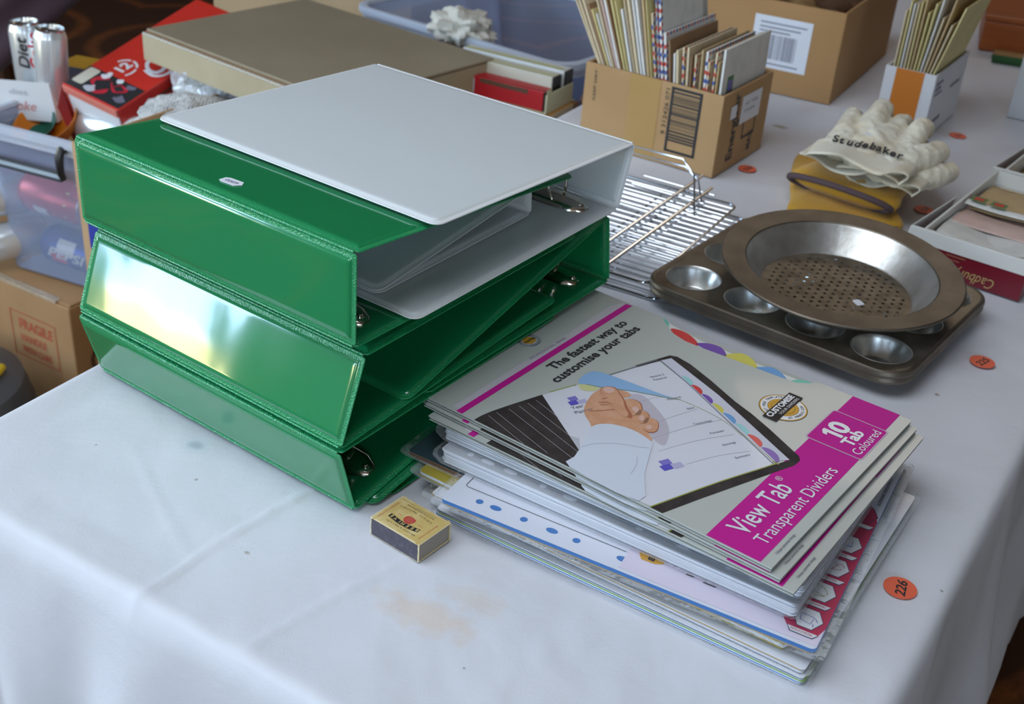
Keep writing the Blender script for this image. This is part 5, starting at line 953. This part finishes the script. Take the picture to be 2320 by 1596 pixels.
crumple('newspaper_bundle', 'thing wrapped in crumpled newspaper between cola carton and white binder', 'wrapped parcel', at(375, 262, -.045)+Vector((.02, .05, -.03)), .085, .07, .040, NEWS, 3.1, .30)
BUB = mat('bubble_wrap', (.55, .56, .57), .18, coat=.6, bump=(60, .010, 2)); 
crumple('bubble_wrap_parcel', 'clear bubble wrapped parcel under the grey brown flat box', 'wrapped parcel', at(490, 195, -.03)+Vector((.01, .05, -.012)), .085, .06, .055, BUB, 7.7, .28)
crumple('plastic_bag', 'shiny crumpled clear bag with blue and red print beside the bubble wrap', 'plastic bag', at(545, 225, -.05)+Vector((.01, .03, -.015)), .045, .04, .035, mat('shiny_printed_bag', (.52, .55, .60), .15, coat=.8, bump=(90, .006, 3), var=((.10, .22, .42), 24, .55, .62)), 1.3, .5, 3)
# big flat grey-brown box
N_ = at(751, 231, .03); fb = thing('flat_cardboard_box', 'large flat grey brown cardboard box lying across the cartons behind the binders', 'box', (N_.x, N_.y, 0), .905)
MB().box(0, .335, 0, .437, -.018, .0245).build('body', CARD_LIGHT, fb, bevel=.0012)
MB().box(.010, .337, -.001, .438, .0265, .0300).build('lid_sheet', CARD_GREY, fb, bevel=.001); MB().box(.0005, .334, .002, .435, .0243, .0264).build('corrugated_layer', CARD_EDGE, fb)
MB().tube([(.0005+.0010*math.sin(y*900), y, .0252+.0008*math.sin(y*1700)) for y in np.linspace(.002, .435, 220)], .0017, 5).build('torn_edge', mat('torn_paper_edge', (.60, .57, .50), .9), fb, smooth=True)
sp_ = carton('support_carton', 'plain brown carton under the flat box and the video tapes', 'box', (-.036, 1.655), 1.08, .235, .29, FLOOR+.001, .700, OLDC)
lid_ = MB().box(0, .235, 0, .29, .7005, .7045).build('top_flap', OLDC, sp_)
# video tapes in their sleeves
tz = -.034; tp = at(1240, 262, -.02); ty = 1.08
bk = thing('book', 'thin orange brown book under the video tapes', 'book', (tp.x, tp.y, tz), ty); MB().box(0, .085, 0, .20, .0005, .012).build('cover', mat('orange_brown_cover', (.38, .19, .04), .5), bk, bevel=.001); MB().box(.001, .084, -.0008, .002, .002, .0105).build('pages', EM['cream'], bk)
ct = thing('card_tray', 'pale card sleeve tray holding the video tapes', 'card tray', (tp.x-.003, tp.y+.006, tz+.0125), ty); PCR = mat('pale_olive_card', (.52, .48, .30), .6)
MB().box(0, .092, 0, .19, 0, .002).build('bottom', PCR, ct); MB().box(.031, .091, .006, .188, .002, .0182).build('inner_pad', PCR, ct); MB().box(0, .085, 0, .002, .002, .030).build('end_wall', PCR, ct); MB().box(.083, .085, .002, .19, .002, .020).build('side_wall', PCR, ct); MB().box(0, .014, -.0006, .0, .004, .038).build('end_tab', PCR, ct)
SLV = mat('cream_tape_sleeve', (.56, .53, .42), .5); SLR = mat('red_tape_sleeve', (.42, .008, .014), .45)
def tape(label, x, y, z, m, stripe, spine_red=False):
    t = thing('video_tape', label, 'video tape', ct.matrix_basis @ Vector((x, y, z)), ty, 'video tapes in the tray')
    MB().box(0, .0265, .004, .188, 0, .030).build('sleeve', m, t, bevel=.001); MB().box(.001, .0255, .0015, .0045, .001, .029).build('cassette', BLACKP, t)
    rect('printed_stripe', .006, .012, .01, .185, stripe, t, None, .0304)
    return t
rt = tape('red video tape sleeve with a barcode label, nearest in the card tray', .003, .004, .0025, SLR, SLR); T = LF(rt); rect('barcode_label', -.175, -.125, .004, .026, GREYLN, rt, T, .0003); bars('printed_barcode', -.170, -.130, .007, .023, GREYTX, rt, T, True, 3, z=.0005); rect('printed_brown_strip', -.115, -.03, .022, .029, DKP, rt, T, .0003)
v2 = tape('cream video tape sleeve in the middle of the card tray', .032, .006, .0185, SLV, PALEY); v3 = tape('white video tape sleeve with a yellow stripe, farthest in the card tray', .0625, .002, .0215, mat('white_tape_sleeve', (.60, .60, .58), .5), mat('lime_yellow_stripe', (.52, .52, .10), .5))
# second tub and what is in it
cc = thing('low_carton', 'low brown carton under the second clear tub', 'box', (.025, 1.935, FLOOR), .94); MB().box(0, .42, 0, .48, .001, .595).build('body', OLDC, cc, bevel=.002)
t2 = tub('large clear plastic tub behind the flat box and the video tapes', Vector((.045, 1.885, -.143)), .94, .40, .42, -.142, .165, .018)
MB().tube([(-.022, .165, .150), (-.032, .165, .148), (-.034, .165, .135), (-.032, .165, .115)], [.008, .010, .010, .008], 10).build('latch', BLACKP, t2, smooth=True)
MB().box(.06, .33, .05, .20, .004, .055).build('x', mat('dull_blue_fabric', (.06, .10, .24), .8), None).location = (0, 0, 0)
o = bpy.data.objects['x']; o.name = 'blue_bundle'; o.matrix_world = t2.matrix_basis @ Matrix.Translation((0, 0, 0)); tag(o, 'dull blue folded bundle at the bottom of the large clear tub', 'cloth')
crumple('crumpled_paper', 'crumpled white paper lying on the rim of the large clear tub', 'paper', at(1055, 92, .022)+Vector((-.01, .04, .008)), .048, .035, .028, mat('crumpled_white_paper', (.58, .55, .48), .85), 5.5, .55, 2.6)
o = MB().box(0, .11, 0, .03, 0, .012).build('wooden_block', mat('pinkish_wood', (.40, .17, .09), .5), bevel=.002); o.matrix_world = t2.matrix_basis @ Matrix.Translation((.14, .02, .05)) @ Matrix.Rotation(.3, 4, 'Z') @ Matrix.Rotation(-.4, 4, 'Y'); tag(o, 'orange brown wooden block inside the large clear tub', 'block')
# pale board behind the flat box, coat over a chair at the far left
PB = thing('pale_board', 'pale buff board standing behind the flat box', 'board', (-.655, 2.42, FLOOR), .02); MB().box(0, .40, 0, .012, .0, .76).build('panel', mat('pale_buff_board', (.62, .45, .26), .6), PB, bevel=.002)
COAT = mat('dark_purple_coat', (.040, .016, .026), .85, sheen=.25, bump=(300, .0005, 2))
chr_ = thing('chair', 'dark wooden chair at the far left carrying the purple coat', 'chair', (-1.34, 2.50, FLOOR), .1); WDK = mat('dark_chair_wood', (.09, .032, .012), .4)
MB().box(-.22, .22, -.02, .40, .42, .45).build('seat', WDK, chr_, bevel=.01); MB().box(-.22, .22, -.03, 0, .60, .88).build('backrest', WDK, chr_, bevel=.01)
for x, y, h in ((-.2, .38, .42), (.2, .38, .42), (-.2, -.015, .62), (.2, -.015, .62)): MB().tube([(x, y, 0), (x, y, h)], .016, 8).build('leg', WDK, chr_, smooth=True)
E0, E1 = Vector((-1.22, 2.30, -.36)), Vector((-.72, 2.47, .10)); UPL = Vector((-.62, -.06, .42))
def coat(u, v):
    p = E0.lerp(E1, u) + UPL*v; f = .020*math.sin(v*26+1.5*noise.noise((u*2, v*3, 0)))*(1-.3*v)+.012*math.sin(v*51+u*2)
    return (p.x, p.y-f-.05*math.sin(u*PI), p.z)
o = MB().grid(coat, 26, 70).build('coat', COAT, smooth=True, angle=None, solid=.004); tag(o, 'dark purple coat hanging in diagonal folds over the chair back', 'coat')
